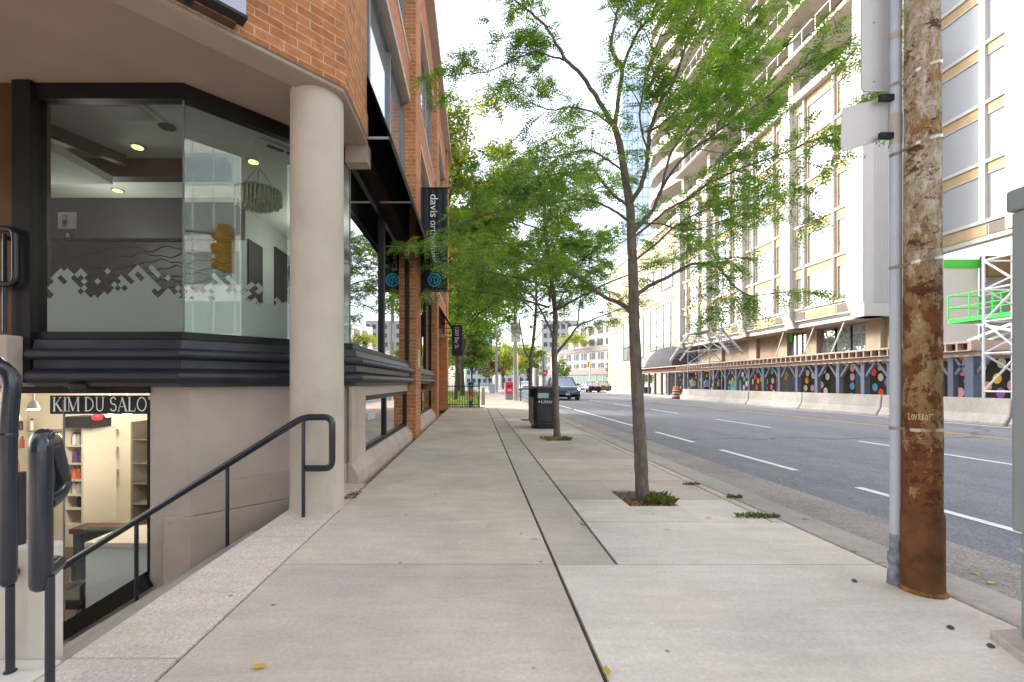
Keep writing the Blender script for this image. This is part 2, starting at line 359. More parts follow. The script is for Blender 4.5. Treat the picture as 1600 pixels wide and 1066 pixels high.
GRAN = concrete('aggregate_coping', (.64,.555,.49), agg=130, stainlo=.66, warm=(.55,.42,.29), aggf=.35)
BARR = concrete('barrier_concrete', (.52,.485,.435), stainlo=.56, stain=(.30,.24,.19))
ASPH = asphalt('asphalt')
DIRT = pbr('soil', (.12,.075,.045), .95, var=.5, scale=18, bmp=.8, bscale=50, bd=.02, dirt=((.36,.20,.06), 30, .55))
JOINT = pbr('joint_dirt', (.11,.095,.08), .95, var=.4, scale=20)
WHITEP = pbr('road_paint_white', (.78,.78,.77), .7, var=.12, scale=8, dirt=((.3,.3,.3), 22, .62))
YELP = pbr('road_paint_yellow', (.62,.40,.13), .7, var=.15, scale=8, dirt=((.25,.22,.19), 18, .58))
FWIN = pbr('distant_window', (.09,.095,.10), .35, var=.4, scale=.4, spec=.3)
WHITE = pbr('white_panel', (.50,.475,.45), .6, var=.04, scale=.8)
WHITE2 = pbr('white_ribbed_panel', (.53,.525,.54), .6, var=.04, scale=.8, bmp=.0)
TAN = pbr('tan_spandrel', (.44,.32,.18), .6, var=.12, scale=2)
GRILL = pbr('dark_grille', (.17,.14,.12), .7, var=.2, stretch=(1,1,20), scale=6)
BEIGE = pbr('beige_stone', (.38,.31,.225), .8, var=.08, scale=1.2)
CONCB = pbr('building_concrete', (.45,.40,.345), .85, var=.1, scale=1)
WGL = mirrorglass('sky_glass', (.24,.26,.29), .42, wav=.05)
WGD = mirrorglass('grey_glass', (.09,.10,.12), .45, wav=.08)
BLUG = mirrorglass('blue_tower_glass', (.30,.45,.60), .5)
GALV = pbr('galvanised_steel', (.46,.48,.52), .45, .55, var=.12, scale=6, rv=.12)
PIPE = pbr('grey_pvc', (.50,.535,.60), .5, var=.08, scale=5, dirt=((.25,.24,.24), 16, .66, (1,1,3)), spec=.4)
CABM = pbr('cabinet_paint', (.25,.28,.278), .5, var=.07, scale=2, spec=.4)
SIGNB = pbr('sign_back_aluminium', (.50,.48,.47), .42, .55, var=.06, scale=2, rv=.06)
SIGNB2 = pbr('sign_back_pale', (.62,.59,.57), .5, .3, var=.06, scale=2)
STEEL = pbr('steel_band', (.42,.38,.31), .35, .8, var=.15, scale=12)
RUST = rustmat('rusted_paint_pole')
RUSTB = pbr('rust_sleeve', (.15,.068,.03), .85, var=.45, scale=6, bmp=.5, bscale=30, dirt=((.09,.04,.02), 9, .52), spec=.2)
BARK = barkmat('street_tree_bark', (.10,.08,.068), (.27,.225,.19))
BARK2 = barkmat('park_tree_bark', (.05,.04,.032), (.12,.095,.075))
LEAF = leafmat('locust_leaf', (.085,.205,.035), (.24,.41,.07), .5)
LEAF2 = leafmat('locust_leaf_far', (.09,.21,.038), (.25,.42,.07), .5)
LEAFP = leafmat('park_leaf', (.07,.18,.025), (.20,.35,.04), .45)
LEAFY = leafmat('yellow_green_leaf', (.17,.26,.03), (.33,.38,.04), .5)
LEAFR = leafmat('plum_leaf', (.06,.02,.03), (.12,.04,.05), .3)
GRASSM = leafmat('lawn_green', (.10,.19,.03), (.20,.29,.045), .3)
WEED = leafmat('weed_green', (.07,.125,.03), (.17,.21,.05), .35)
STRAW = leafmat('dry_straw', (.32,.17,.05), (.48,.30,.10), .2)
YLEAF = leafmat('fallen_yellow', (.45,.34,.05), (.58,.46,.10), .2)
TYRE = pbr('tyre_rubber', (.02,.02,.021), .8, var=.2)
RIM = pbr('alloy_rim', (.5,.5,.52), .3, .8, var=.1)
CARG = mirrorglass('car_glass', (.03,.08,.14), .38)
LAMP = pbr('lamp_lens', (.8,.8,.78), .15, var=.02, coat=.5)
TAIL = pbr('tail_lens', (.35,.015,.015), .2, var=.05, coat=.5)
REDP = pbr('red_paint', (.62,.03,.05), .35, var=.08)
YSIG = pbr('signal_yellow', (.95,.52,.02), .4, var=.06)
BLKM = pbr('matte_black', (.02,.02,.022), .65, var=.2)
ORNG = pbr('orange_plastic', (.75,.16,.02), .5, var=.1)
PAINTG = pbr('green_paint', (.03,.55,.06), .45, var=.08)
GREENM = pbr('green_membrane', (.10,.62,.05), .6, var=.06)
POSTB = pbr('blue_grey_timber_paint', (.105,.13,.19), .6, var=.1)
TIMB = pbr('raw_timber', (.50,.385,.32), .75, var=.2, scale=4, stretch=(1,1,8))
TIMBD = pbr('deck_timber', (.34,.17,.11), .8, var=.2, scale=4)
NAVY = pbr('navy_fabric', (.022,.027,.040), .75, var=.15, scale=3)
AWN = pbr('black_awning_fabric', (.013,.011,.013), .8, var=.2)
LETW = pbr('white_lettering', (.82,.83,.84), .6, var=.02)
LETB = pbr('cyan_lettering', (.03,.42,.66), .5, var=.04)
CREAM = pbr('cream_wall', (.68,.625,.53), .8, var=.05, scale=1.5)
INTW = pbr('office_wall', (.36,.38,.37), .8, var=.04)
INTC = pbr('office_ceiling', (.55,.57,.55), .8, var=.03)
INTD = pbr('dark_bulkhead', (.022,.022,.024), .6, var=.1)
SLATM = pbr('dark_wave_panel', (.016,.015,.014), .5, var=.3, scale=2.5, stretch=(1,1,9))
# ================================================================== SETTING
g = MB()
for x0, x1, y0, y1 in ((-3000,-10,-3000,3000), (-10,-1.78,-3000,1.93), (-10,-1.78,21.3,3000), (-1.78,3000,-3000,3000)):
    g.face([(x0,y0,-.22),(x1,y0,-.22),(x1,y1,-.22),(x0,y1,-.22)])
tag(g.build('ground', pbr('far_ground', (.2,.19,.18), .9, scale=.05), origin=(0,0,0)), kind='structure')
g = MB(); g.face([(2.9,-60,RZ),(21.5,-60,RZ),(21.5,82,RZ),(2.9,82,RZ)])
g.face([(-80,82,RZ),(90,82,RZ),(90,100,RZ),(-80,100,RZ)]); g.face([(-6,100,RZ),(21.5,100,RZ),(10,240,RZ),(-14,240,RZ)])
tag(g.build('road', ASPH, origin=(0,0,0)), kind='structure')
g = MB(); g.face([(3.0,-30,RZ+.006),(3.92,-30,RZ+.006),(3.92,80,RZ+.006),(3.0,80,RZ+.006)])
tag(g.build('gutter', GUTT, origin=(0,0,0)), kind='structure')
g = MB()
y = -6.0
while y < 80: g.box(2.672, 3.0, y, y+2.99, -.2, .002); y += 3.0
tag(g.build('kerb', CURB, origin=(0,0,0), bevel=.018), kind='structure')
g = MB(); g.face([(-1.30,-30,-.022),(2.68,-30,-.022),(2.68,21.2,-.022),(-1.30,21.2,-.022)])
g.face([(.2,21.2,-.022),(2.68,21.2,-.022),(2.68,80,-.022),(.2,80,-.022)]); g.face([(-10,-30,-.022),(-1.30,-30,-.022),(-1.30,1.9,-.022),(-10,1.9,-.022)])
tag(g.build('sidewalk_joint_dirt', JOINT, origin=(0,0,0)), kind='structure')
g = MB(); G_ = .007
HOLES = [(1.49,1.98,4.36,4.98), (1.45,1.98,9.25,9.88), (1.45,1.98,14.05,14.7)]
def slab(x0, x1, y0, y1, m, gx=G_):
    for hx0, hx1, hy0, hy1 in HOLES:
        if x0 < hx0 and x1 > hx1 and y0 < hy1 and y1 > hy0:
            slab2(x0, hx0, y0, y1, m, r=0); slab2(hx1, x1, y0, y1, m, l=0)
            if y0 < hy0: slab2(hx0, hx1, y0, hy0, m, l=0, r=0)
            if y1 > hy1: slab2(hx0, hx1, hy1, y1, m, l=0, r=0)
            return
    slab2(x0, x1, y0, y1, m)
def slab2(x0, x1, y0, y1, m, l=1, r=1):
    t = R.uniform(-.0015, .0015)
    g.box(x0+G_*l, x1-G_*r, y0+G_*.7, y1-G_*.7, -.12, t, m)
ys = [-12,-3.4,2.96,8.2,13.6,19,21.2]
for a, b, m in zip(ys, ys[1:], [0,3,0,0,3,0]): slab(-1.285, .519, a, b, m)
for a, b in ((-12,-6.5),(-6.5,1.9)): slab(-10, -1.785, a, b, 0)
ys = [21.2,26,31,36,42,50,60,80]
for i, (a, b) in enumerate(zip(ys, ys[1:])): slab(.17, 2.66, a, b, [0,3][i % 2])
ys = [2.96,8.2,13.6,19,21.2]
for a, b in zip(ys, ys[1:]): slab(.528, .926, a, b, 2)
for a, b in ((-12,-3.4),(-3.4,2.96)): slab(.528, 2.66, a, b, 1)
ys = [2.96,3.86,4.60,5.5,7.1,8.8,10.5,12.2,13.9,15.6,17.4,19.3,21.2]
for i, (a, b) in enumerate(zip(ys, ys[1:])):
    if b <= 3.9: slab(.935, 2.66, a, b, 1)
    else:
        slab(.935, 2.555, a, b, [3,1,3,0,3,3,1][i % 7]); slab2(2.557, 2.664, a, b, 0)
tag(g.build('sidewalk', [CONC1, CONC2, CONC3, CONC4], origin=(0,0,0)), kind='structure')
g = MB()
for x0, x1, y0, y1 in HOLES:
    n = 9
    for i in range(n):
        for j in range(n):
            def q(i, j): return (lerp(x0,x1,i/n), lerp(y0,y1,j/n), -.035+.035*sin(i*2.1+j)*cos(j*1.7))
            g.face([q(i,j), q(i+1,j), q(i+1,j+1), q(i,j+1)])
tag(g.build('tree_pit_soil', DIRT, smooth=True, origin=(0,0,0)), kind='structure')
g = MB(); z = RZ+.005
def dash(x, ya, yb, w=.11, m=0): g.face([(x-w/2,ya,z),(x+w/2,ya,z),(x+w/2,yb,z),(x-w/2,yb,z)], m)
for k in range(-3, 3): dash(4.80, 3.55+k*3.17, 3.55+k*3.17+2.08)
dash(4.80, 13.2, 46)
for k in range(-2, 12): dash(8.62, 7.1+k*6.0, 7.1+k*6.0+3.0)
dash(12.25, -40, 80, .10, 1); dash(12.48, -40, 80, .10, 1)
dash(15.55, 5, 80, .12)
g.face([(4.9,78.5,z),(12,78.5,z),(12,79,z),(4.9,79,z)])
tag(g.build('lane_marking', [WHITEP, YELP], origin=(0,0,0), recalc=False), kind='structure')
g = MB(); g.box(16.9, 60, -30, 82, -.2, -.005)
tag(g.build('far_sidewalk', CONC1, origin=(0,0,0)), kind='structure')
g = MB(); g.box(-60, .14, 21.3, 80, -.2, .03)
tag(g.build('lawn_ground', pbr('lawn_soil', (.13,.19,.04), .95, var=.3, scale=.7, dirt=((.25,.27,.06), .5, .55)), origin=(0,0,0)), kind='structure')
g = MB()
for i in range(5200):
    t = R.random(); y = 21.6+36*t*t; x = R.uniform(-6, .1) if R.random() < .8 else R.uniform(-14, -4); hgt = R.uniform(.04, .10)*(1+t*1.5); a = R.uniform(0, 2*pi); w = .02*(1+2*t)
    dx, dy = cos(a)*w, sin(a)*w
    g.face([(x-dx,y-dy,.03),(x+dx,y+dy,.03),(x+R.uniform(-.04,.04),y+R.uniform(-.04,.04),.03+hgt)])
tag(g.build('grass', GRASSM, origin=(0,0,0), recalc=False), 'short green lawn behind the black park fence', 'grass', kind='stuff')

# ================================================================== CORNER BUILDING
BL = thing('brick_building', 'orange brick corner building on the left with taupe column, black cornice and large shop windows', 'building', (-1.5, 5.33, 0))
V1 = (-1.233, 4.19); V2 = (-1.89, 3.533); E = (-3.75, 1.673)
def rect(o0, o1, z0, z1): return [(o0,z0),(o1,z0),(o1,z1),(o0,z1)]
b = MB(); b.sweep([(-9,1.673), E, V1, (-1.233,5.05)], rect(-.35, 0, 4.22, 12.2)); b.sweep([(-9,1.673), E, V1, (-1.233,5.05)], rect(-.34, .014, 3.955, 4.216))
b.build('brick_corner', BRK, BL)
b = MB(); b.sweep([(-5,1.60), (E[0]-.03, E[1]-.075), (V2[0]+.02, V2[1]-.06)], rect(-.06, .045, 3.958, 4.30)); b.build('soldier_course', SOL, BL)
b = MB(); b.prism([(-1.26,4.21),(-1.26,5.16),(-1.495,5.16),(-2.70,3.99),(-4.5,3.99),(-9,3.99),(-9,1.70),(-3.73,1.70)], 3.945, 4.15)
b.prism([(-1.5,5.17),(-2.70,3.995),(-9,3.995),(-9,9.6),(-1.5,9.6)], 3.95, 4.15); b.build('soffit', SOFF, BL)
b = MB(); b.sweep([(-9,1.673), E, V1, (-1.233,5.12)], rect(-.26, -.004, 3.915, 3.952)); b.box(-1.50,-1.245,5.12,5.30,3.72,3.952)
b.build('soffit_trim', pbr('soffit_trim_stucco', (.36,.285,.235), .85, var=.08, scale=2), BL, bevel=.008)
b = MB(); b.lathe((-1.535,4.33,0), [(.262,-.02),(.252,.03),(.247,.2),(.245,3.96)], 48); b.build('column', COLM, BL, smooth=True)
# glazing line
A = (-2.70, 4.13); B = (-1.5, 5.33)
WL = [(-4.30,4.13), A, B, (-1.5,9.77)]
cp = [(-.05,1.165),(.07,1.165),(.075,1.20),(.115,1.205)]
cp += [(.115+.055*sin(t*pi/8), 1.255-.05*cos(t*pi/8)) for t in range(1,8)]+[(.115,1.31),(.085,1.33),(.085,1.405),(.12,1.41)]
cp += [(.12+.05*sin(t*pi/8), 1.455-.045*cos(t*pi/8)) for t in range(1,8)]+[(.12,1.50),(.09,1.51),(.075,1.585),(.05,1.60),(-.05,1.60)]
b = MB(); b.sweep([(-4.00,4.13), A, B, (-1.5,9.77)], cp); b.build('cornice', CORN, BL, smooth=True, ang=30)
b = MB(); b.sweep([(-4.035,4.13), A, B, (-1.5,9.75)], rect(-.06,.03,3.80,3.944)); b.sweep([(-4.035,4.13), A, B, (-1.5,9.75)], rect(-.06,.035,1.602,1.665))
b.box(-4.20,-4.035,4.05,4.25,1.20,3.94); b.box(-1.58,-1.455,7.05,7.17,1.666,3.799); b.box(-1.58,-1.46,9.66,9.76,1.666,3.799); b.box(-2.705,-2.693,4.125,4.14,1.666,3.799, 1)
b.box(-1.512,-1.496,5.325,5.345,1.666,3.799,1)
wf = b.build('window_frame', [FRM, MUL], BL)
for (x0,y0),(x1,y1) in (((-4.035,4.13),A), (A,B), (B,(-1.5,7.05)), ((-1.5,7.17),(-1.5,9.66))):
    d = V(x1-x0, y1-y0, 0).normalized()*.008
    b = MB(); b.face([(x0+d.x,y0+d.y,1.66),(x1-d.x,y1-d.y,1.66),(x1-d.x,y1-d.y,3.81),(x0+d.x,y0+d.y,3.81)])
    b.build('pane', GLS if x0 < -1.6 else STG, wf, recalc=False)
# frosted film: solid below, breaking up into turned squares above
FROST, nt, p, out = newmat('frosted_film'); nt.nodes.remove(p)
t_ = nd(nt, 'ShaderNodeBsdfTransparent'); t_.inputs[0].default_value = (.8,.85,.86,1); d_ = nd(nt, 'ShaderNodeBsdfDiffuse'); d_.inputs[0].default_value = (.88,.90,.90,1); tr_ = nd(nt, 'ShaderNodeBsdfTranslucent'); tr_.inputs[0].default_value = (.7,.74,.75,1)
m1 = nd(nt, 'ShaderNodeMixShader'); m1.inputs[0].default_value = .4; nt.links.new(d_.outputs[0], m1.inputs[1]); nt.links.new(tr_.outputs[0], m1.inputs[2])
m2 = nd(nt, 'ShaderNodeMixShader'); m2.inputs[0].default_value = .92; nt.links.new(t_.outputs[0], m2.inputs[1]); nt.links.new(m1.outputs[0], m2.inputs[2]); nt.links.new(m2.outputs[0], out.inputs[0])
for (x0,y0),(x1,y1) in (((-3.97,4.13),A), (A,B), (B,(-1.5,7.04))):
    d = V(x1-x0, y1-y0, 0); L = d.length; d.normalize(); n = V(-d.y, d.x, 0)*.006; o = V(x0,y0,0)+n; s = .062
    b = MB(); zt = 1.98
    def P_(a, z): return o+d*a+V(0,0,z)
    b.face([P_(.01,1.668),P_(L-.01,1.668),P_(L-.01,zt),P_(.01,zt)])
    k = int(L/s)+1
    for i in range(k):
        for j in range(10):
            a = i*s+(s/2 if j % 2 else 0)+.01; z = zt+j*s/2; pr = [1,1,.95,.84,.72,.6,.5,.4,.24,.12][j]
            pr *= .72+.5*sin(i*.55+x0*3)
            if j < 2: pr = .93
            if R.random() < pr and a > s/2 and a < L-s/2:
                h = s*.5
                b.face([P_(a,max(zt,z-h)),P_(a+h,z) if z-h >= zt else P_(a+h,max(zt,z)),P_(a,z+h),P_(a-h,max(zt,z))])
    b.build('frosted_film', FROST, wf, recalc=False)
# board fascia under the awning, bays beyond the pier
b = MB(); b.box(-1.60,-1.485,5.31,9.77,3.95,4.30); b.build('board_fascia', WOOD, BL)
b = MB(); b.box(-1.60,-1.458,5.06,9.765,4.302,5.25); b.build('awning_shade_strip', AWN, BL)  # black strip painting the awning's shadow on the wall behind it
# stucco wall below the cornice
b = MB(); b.sweep([(-3.06,4.20), (A[0]+.03,4.20), (B[0],5.40), (-1.5,6.08)], rect(-.3, 0, -2.0, 1.16))
b.box(-1.80,-1.5,6.08,9.77,1.02,1.16); b.box(-1.80,-1.5,6.08,9.77,-.2,.26)
b.extr([(-3.06,4.21,-.60),(-4.3,4.21,-1.36),(-4.3,4.21,-2.2),(-3.06,4.21,-2.2)], (0,.28,0))
b.build('stucco_wall', STUC, BL)
b = MB(); b.sweep([(-2.9,4.20),(A[0]+.03,4.20),(B[0]+.012,5.40),(-1.488,5.6)], rect(-.01,.05,-2.0,-.05)); b.sweep([(A[0]+.03,4.20),(B[0]+.012,5.40)], rect(-.01,.03,-.045,.24))
b.sweep([(-1.5,5.30),(-1.5,9.78)], [(-.02,-.2),(.13,-.2),(.115,.02),(.10,.12),(.0,.262),(-.02,.262)]); b.box(-1.51,-1.47,5.3,5.62,.262,1.16)
b.sweep([(-1.56,10.64),(-1.56,15.56)], [(-.2,-.2),(.19,-.2),(.17,.05),(.02,.30),(-.2,.30)])
b.build('plinth', pbr('plinth_stucco', (.46,.375,.315), .9, var=.14, scale=2, bmp=.5, bscale=120, bd=.003, dirt=((.27,.22,.18), 4, .62)), BL, bevel=.006)
# lower street windows
def low_window(x, y0, y1, z0, z1, ym):
    b = MB(); w = .06
    b.box(x-.06,x+.04,y0,y1,z0,z0+w); b.box(x-.06,x+.04,y0,y1,z1-w,z1); b.box(x-.06,x+.04,y0,y0+w,z0+w,z1-w); b.box(x-.06,x+.04,y1-w,y1,z0+w,z1-w); b.box(x-.055,x+.038,ym-.05,ym+.05,z0+w,z1-w)
    f = b.build('window_frame', FRM, BL)
    b = MB(); b.face([(x,y0+w,z0+w),(x,y1-w,z0+w),(x,y1-w,z1-w),(x,y0+w,z1-w)]); b.build('pane', STG, f, recalc=False); return f
lw = low_window(-1.555, 6.09, 9.76, .27, 1.01, 7.55)
b = MB(); b.text('KIMDU', .155, (-1.547,6.42,.66), (0,1,0), (0,0,1), sx=.9); b.build('lettering', LETW, lw)
low_window(-1.60, 10.67, 15.54, .31, 1.0, 13.0)
b = MB(); b.sweep([(-1.58,10.66),(-1.58,15.55)], cp); b.build('cornice', CORN, BL, smooth=True, ang=30)
b = MB(); x = -1.60
for yy in (10.68,12.3,13.9,15.46): b.box(x-.06,x+.05,yy-.0,yy+.08,1.6,3.9)
b.box(x-.06,x+.05,10.68,15.54,3.82,3.94); f = b.build('window_frame', FRM, BL)
b = MB(); b.face([(x,10.7,1.6),(x,15.5,1.6),(x,15.5,3.85),(x,10.7,3.85)]); b.build('pane', STG, f, recalc=False)
# brick piers and upper street front
b = MB()
for y0, y1, x in ((9.77,10.66,-1.317), (15.55,16.35,-1.36), (21.0,22.1,-1.36)): b.box(-2.1, x, y0, y1, -.1, 12.2)
b.box(-2.1,-1.75,16.35,21.0,-.1,12.2); b.box(-1.92,-1.40,16.36,20.99,3.3,4.6)
b.box(-9,-1.8,21.7,22.05,-.1,12.1)
builds(b, 'brick_pier', BRK, BL)
b = MB()
for y0, y1 in ((5.05,9.77),(10.66,15.55),(16.35,21.0)):
    for z0, z1 in ((3.98,4.72),(7.33,8.24),(10.75,12.1)):
        if y0 < 6 and z0 < 4: continue
        b.box(-1.75,-1.45,y0+.003,y1-.003,z0,z1)
builds(b, 'spandrel', FARBRK, BL)
b = MB()
for y0, y1 in ((5.05,9.77),(10.66,15.55),(16.35,21.0)):
    for z0, z1 in ((7.30,7.42),(8.15,8.27),(10.72,10.84),(4.70,4.78)):
        if y0 < 6 and z0 < 5: continue
        b.box(-1.74,-1.432,y0+.006,y1-.006,z0,z1)
b.box(-1.8,-1.20,5.0,22.2,12.1,12.32); builds(b, 'stone_band', pbr('pink_stone', (.50,.39,.34), .8, var=.08), BL, bevel=.01)
b = MB(); b.box(-9,-1.78,5.06,21,4.75,12.15); b.box(-9,-1.85,9.8,21,-.1,4.75); builds(b, 'inner_wall', INTD, BL)
for y0, y1 in ((5.05,9.77),(10.66,15.55),(16.35,21.0)):
    for z0, z1 in ((4.79,7.29),(8.28,10.71)):
        x = -1.62; b = MB(); n = 3
        for i in range(n+1):
            yy = lerp(y0, y1, i/n); b.box(x-.05,x+.05,max(y0,yy-.035),min(y1,yy+.035),z0,z1)
        b.box(x-.045,x+.045,y0,y1,z0,z0+.07); b.box(x-.045,x+.045,y0,y1,z1-.07,z1); b.box(x-.04,x+.04,lerp(y0,y1,1/3),lerp(y0,y1,2/3),lerp(z0,z1,.35)-.03,lerp(z0,z1,.35)+.03)
        f = b.build('window', MUL, BL); b = MB(); b.face([(x,y0,z0),(x,y1,z0),(x,y1,z1),(x,y0,z1)]); b.build('pane', SKYG, f, recalc=False)
# entrance landing and glazed door at the left edge
b = MB(); b.box(-9,-4.10,3.9,4.35,1.17,1.62); b.build('landing', STUC, BL, bevel=.015)
b = MB(); b.box(-4.42,-4.25,4.10,4.2,1.62,3.94,1); b.box(-5.5,-4.42,4.12,4.18,1.62,1.72); b.box(-5.5,-4.42,4.12,4.18,3.5,3.6); b.box(-5.5,-5.4,4.12,4.18,1.72,3.5)
dr = b.build('door', [FRM, pbr('bronze_jamb', (.12,.06,.025), .35, .5)], BL)
b = MB(); b.face([(-5.4,4.15,1.72),(-4.42,4.15,1.72),(-4.42,4.15,3.94),(-5.4,4.15,3.94)]); b.build('pane', GLS, dr, recalc=False)
def bend(pts, r=.05, n=5):
    """round the corners of a polyline"""
    P = [Vector(p) for p in pts]; out = [P[0]]
    for i in range(1, len(P)-1):
        a = (P[i-1]-P[i]); c = (P[i+1]-P[i]); ra = min(r, a.length*.45); rc = min(r, c.length*.45)
        p0 = P[i]+a.normalized()*ra; p1 = P[i]+c.normalized()*rc
        for k in range(n+1):
            t = k/n; out.append(p0*(1-t)**2+P[i]*2*t*(1-t)+p1*t*t)
    return out+[P[-1]]
b = MB(); Yh = 4.0
b.tube(bend([(-4.6,Yh,2.58),yp(24,358,Yh),yp(24,444,Yh),(-4.6,Yh,2.08)], .07), .028, 10); b.tube([(-4.22,4.13,2.5),(-4.22,Yh,2.5)], .018, 8); b.tube([yp(7,366,Yh),yp(7,520,Yh)], .016, 8)
b.build('handle', BLK, dr, smooth=True)
# salon shop window below the cornice
b = MB(); b.box(-4.32,-3.05,4.17,4.28,1.10,1.16); b.box(-3.085,-3.055,4.20,4.26,-.6,1.04); b.beam((-3.06,4.19,-.64),(-3.90,4.19,-1.155), .07, .15)
b.box(-3.885,-3.875,4.21,4.225,-1.1,1.04,1)
sw = b.build('shop_window_frame', [FRM, MUL], BL)
b = MB(); b.face([(-6.0,4.235,-1.75),(-3.06,4.235,-.5),(-3.06,4.235,1.05),(-6.0,4.235,1.05)]); b.build('pane', GLC, sw, recalc=False)
# rooms behind the glass
b = MB(); b.box(-8,-2.75,7.9,8.0,-1.7,1.10); b.box(-8,-7.9,4.4,7.9,-1.7,1.10); b.box(-2.76,-2.70,4.62,7.9,-1.7,1.10); builds(b, 'salon_wall', CREAM, BL)
b = MB(); b.box(-8,-2.7,4.3,8,1.105,1.15); b.build('salon_ceiling', pbr('salon_ceiling_white', (.7,.66,.58), .8, var=.03), BL)
b = MB(); b.box(-9,-1.77,2.0,8,-1.78,-1.70); b.build('salon_floor', pbr('salon_floor_boards', (.11,.075,.055), .5, var=.3, scale=4, stretch=(1,8,1)), BL)
b = MB(); b.prism([(-8,4.28),(-2.80,4.28),(-1.66,5.42),(-1.66,9.6),(-8,9.6)], 1.50, 1.575); b.build('office_floor', pbr('office_carpet', (.2,.2,.2), .9), BL)
b = MB(); b.box(-8,-1.65,9.5,9.58,1.58,3.9); b.box(-8,-7.9,4.3,9.5,1.58,3.9); b.box(-3.6,-3.5,6.6,9.5,1.58,3.9); builds(b, 'office_wall', INTW, BL)
b = MB(); b.prism([(-8,4.2),(-2.72,4.2),(-1.57,5.35),(-1.57,9.55),(-8,9.55)], 3.885, 3.93); b.build('office_ceiling', INTC, BL)
b = MB(); b.box(-8,-3.0,5.35,5.5,3.66,3.88); b.box(-8,-3.4,6.5,6.6,3.3,3.88); b.box(-6.2,-4.35,4.45,4.52,3.62,3.88); b.beam((-4.5,4.5,3.82),(-4.15,5.3,3.82),.08,.11); builds(b, 'bulkhead', INTD, BL)
b = MB(); b.box(-8,-3.62,6.7,6.8,1.58,3.3)
for k in range(17):
    z = 1.65+k*.097; pts = [(x_*.08-8, 6.69, z+.03*sin(x_*.75+k*2.4)+.02*sin(x_*.31*k)) for x_ in range(55)]; b.tube(pts, .009, 4)
b.build('wave_panel', SLATM, BL)
b = MB(); b.box(-5.9,-4.3,4.55,5.3,3.55,3.64); b.build('light_tray', INTC, BL)
b = MB(); b.box(-3.497,-3.47,7.75,8.5,2.45,3.55); b.box(-3.497,-3.475,6.85,7.3,2.5,3.4); b.box(-2.3,-1.8,9.38,9.44,1.7,3.1); builds(b, 'dark_screen', BLKM, BL)
# stairs down to the salon, coping and cheek wall
b = MB(); n = 9
for i in range(n): b.box(-1.80-(i+1)*.28, -1.80-i*.28, 2.05, 4.14, -2.0, -.17*(i+1)+.0)
tag(b.build('stairs', pbr('stair_concrete', (.32,.29,.26), .9, scale=3), origin=(-1.8,3,0)), kind='structure')
b = MB()
for y0, y1 in ((-2,1.95),(1.95,3.1),(3.1,5.34)): b.box(-1.775,-1.297,y0+.002,y1-.002,-1.9,.004)
tag(b.build('coping', GRAN, origin=(-1.5,3,0), bevel=.012), kind='structure')
b = MB(); b.prism([(-1.865,1.93),(-1.865,2.03),(-9,2.03),(-9,1.93)], -.2, .49); b.box(-9,-1.78,1.76,1.93,-.2,.012)
CW = thing('low_wall', 'short pale stucco cheek wall at the lower left, behind the black handrail loops', 'wall', (-2.2,1.95,0))
b.build('wall', pbr('pale_stucco', (.60,.54,.48), .9, var=.1, scale=3, bmp=.5, bscale=150, bd=.003, dirt=((.55,.27,.10), 5, .74)), CW, bevel=.012)

# handrails
hr = thing('handrail', 'black tubular handrail running down the stairs from the column to the salon', 'handrail', (-1.6,4.2,0))
Y0 = 4.06; a = yp(95,887,3.98); c = yp(474,652,3.99); l0 = yp(519,652,3.97); l1 = yp(519,732,3.97); l2 = yp(478,732,3.98)
b = MB(); b.tube(bend([a, c, l0, l1, l2], .075), .029, 12); b.build('rail', RAILP, hr, smooth=True)
for u, v in ((479,653),(355,726),(213,813)):
    t = (474-u)/379; p = lerp(c, a, max(0,t)); zb = 0.0 if u > 400 else -2.0+1.2*(u/400)
    b = MB(); b.tube([p, (p.x,p.y,-.02 if u > 400 else max(-1.9,-.17-.6*(-1.8-p.x)-.1))], .017, 8); b.build('post', RAILP, hr, smooth=True)
h2 = thing('handrail', 'thick black handrail loop on a post in front of the salon window at lower left', 'handrail', (-1.30,1.36,0))
r = .0285; Yl = 1.36
b = MB(); b.tube(bend([yp(64,911,Yl), yp(64,683,Yl), yp(80,686,1.50), yp(97,757,1.60), yp(86,776,1.52), yp(68,788,1.42)], .045, 7), r, 18); b.lathe(yp(64,911,Yl), [(r,.0),(r*.9,-.012),(r*.55,-.022),(.003,-.026)], 16); b.tube(bend([yp(64,800,Yl), yp(66,900,1.37), yp(88,880,1.46)], .03), r*.9, 16); b.build('rail', RAILP, h2, smooth=True)
b = MB(); q = yp(78,900,Yl); b.tube([q, (q.x,q.y,0)], .0125, 12); b.lathe((q.x,q.y,.004), [(.022,0),(.022,.004),(.014,.007)], 16); b.build('post', RAILP, h2, smooth=True)
h1 = thing('handrail', 'thick black handrail loop at the left edge of the photo, beside the cheek wall', 'handrail', (-1.97,1.86,0))
Yl = 1.84; r = .029
b = MB(); b.tube(bend([yp(-60,520,2.1), yp(4,575,Yl), yp(20,590,Yl), yp(13,680,Yl), yp(13,905,Yl)], .05, 7), r, 18); b.lathe(yp(13,680,Yl), [(r*1.0,-.012),(r*1.06,-.006),(r*1.06,.006),(r,.012)], 18)
b.lathe(yp(13,905,Yl), [(r,.0),(r*.9,-.016),(r*.6,-.028),(.004,-.034)], 16); b.tube(bend([yp(30,738,1.97), yp(30,880,1.97), yp(16,900,1.9)], .05), .023, 14)
b.build('rail', RAILP, h1, smooth=True)
b = MB(); q = yp(16,915,Yl); b.tube([q, (q.x,q.y,0)], .0155, 12); b.lathe((q.x,q.y,.012), [(.022,0),(.022,.004),(.017,.007)], 16); b.build('post', RAILP, h1, smooth=True)

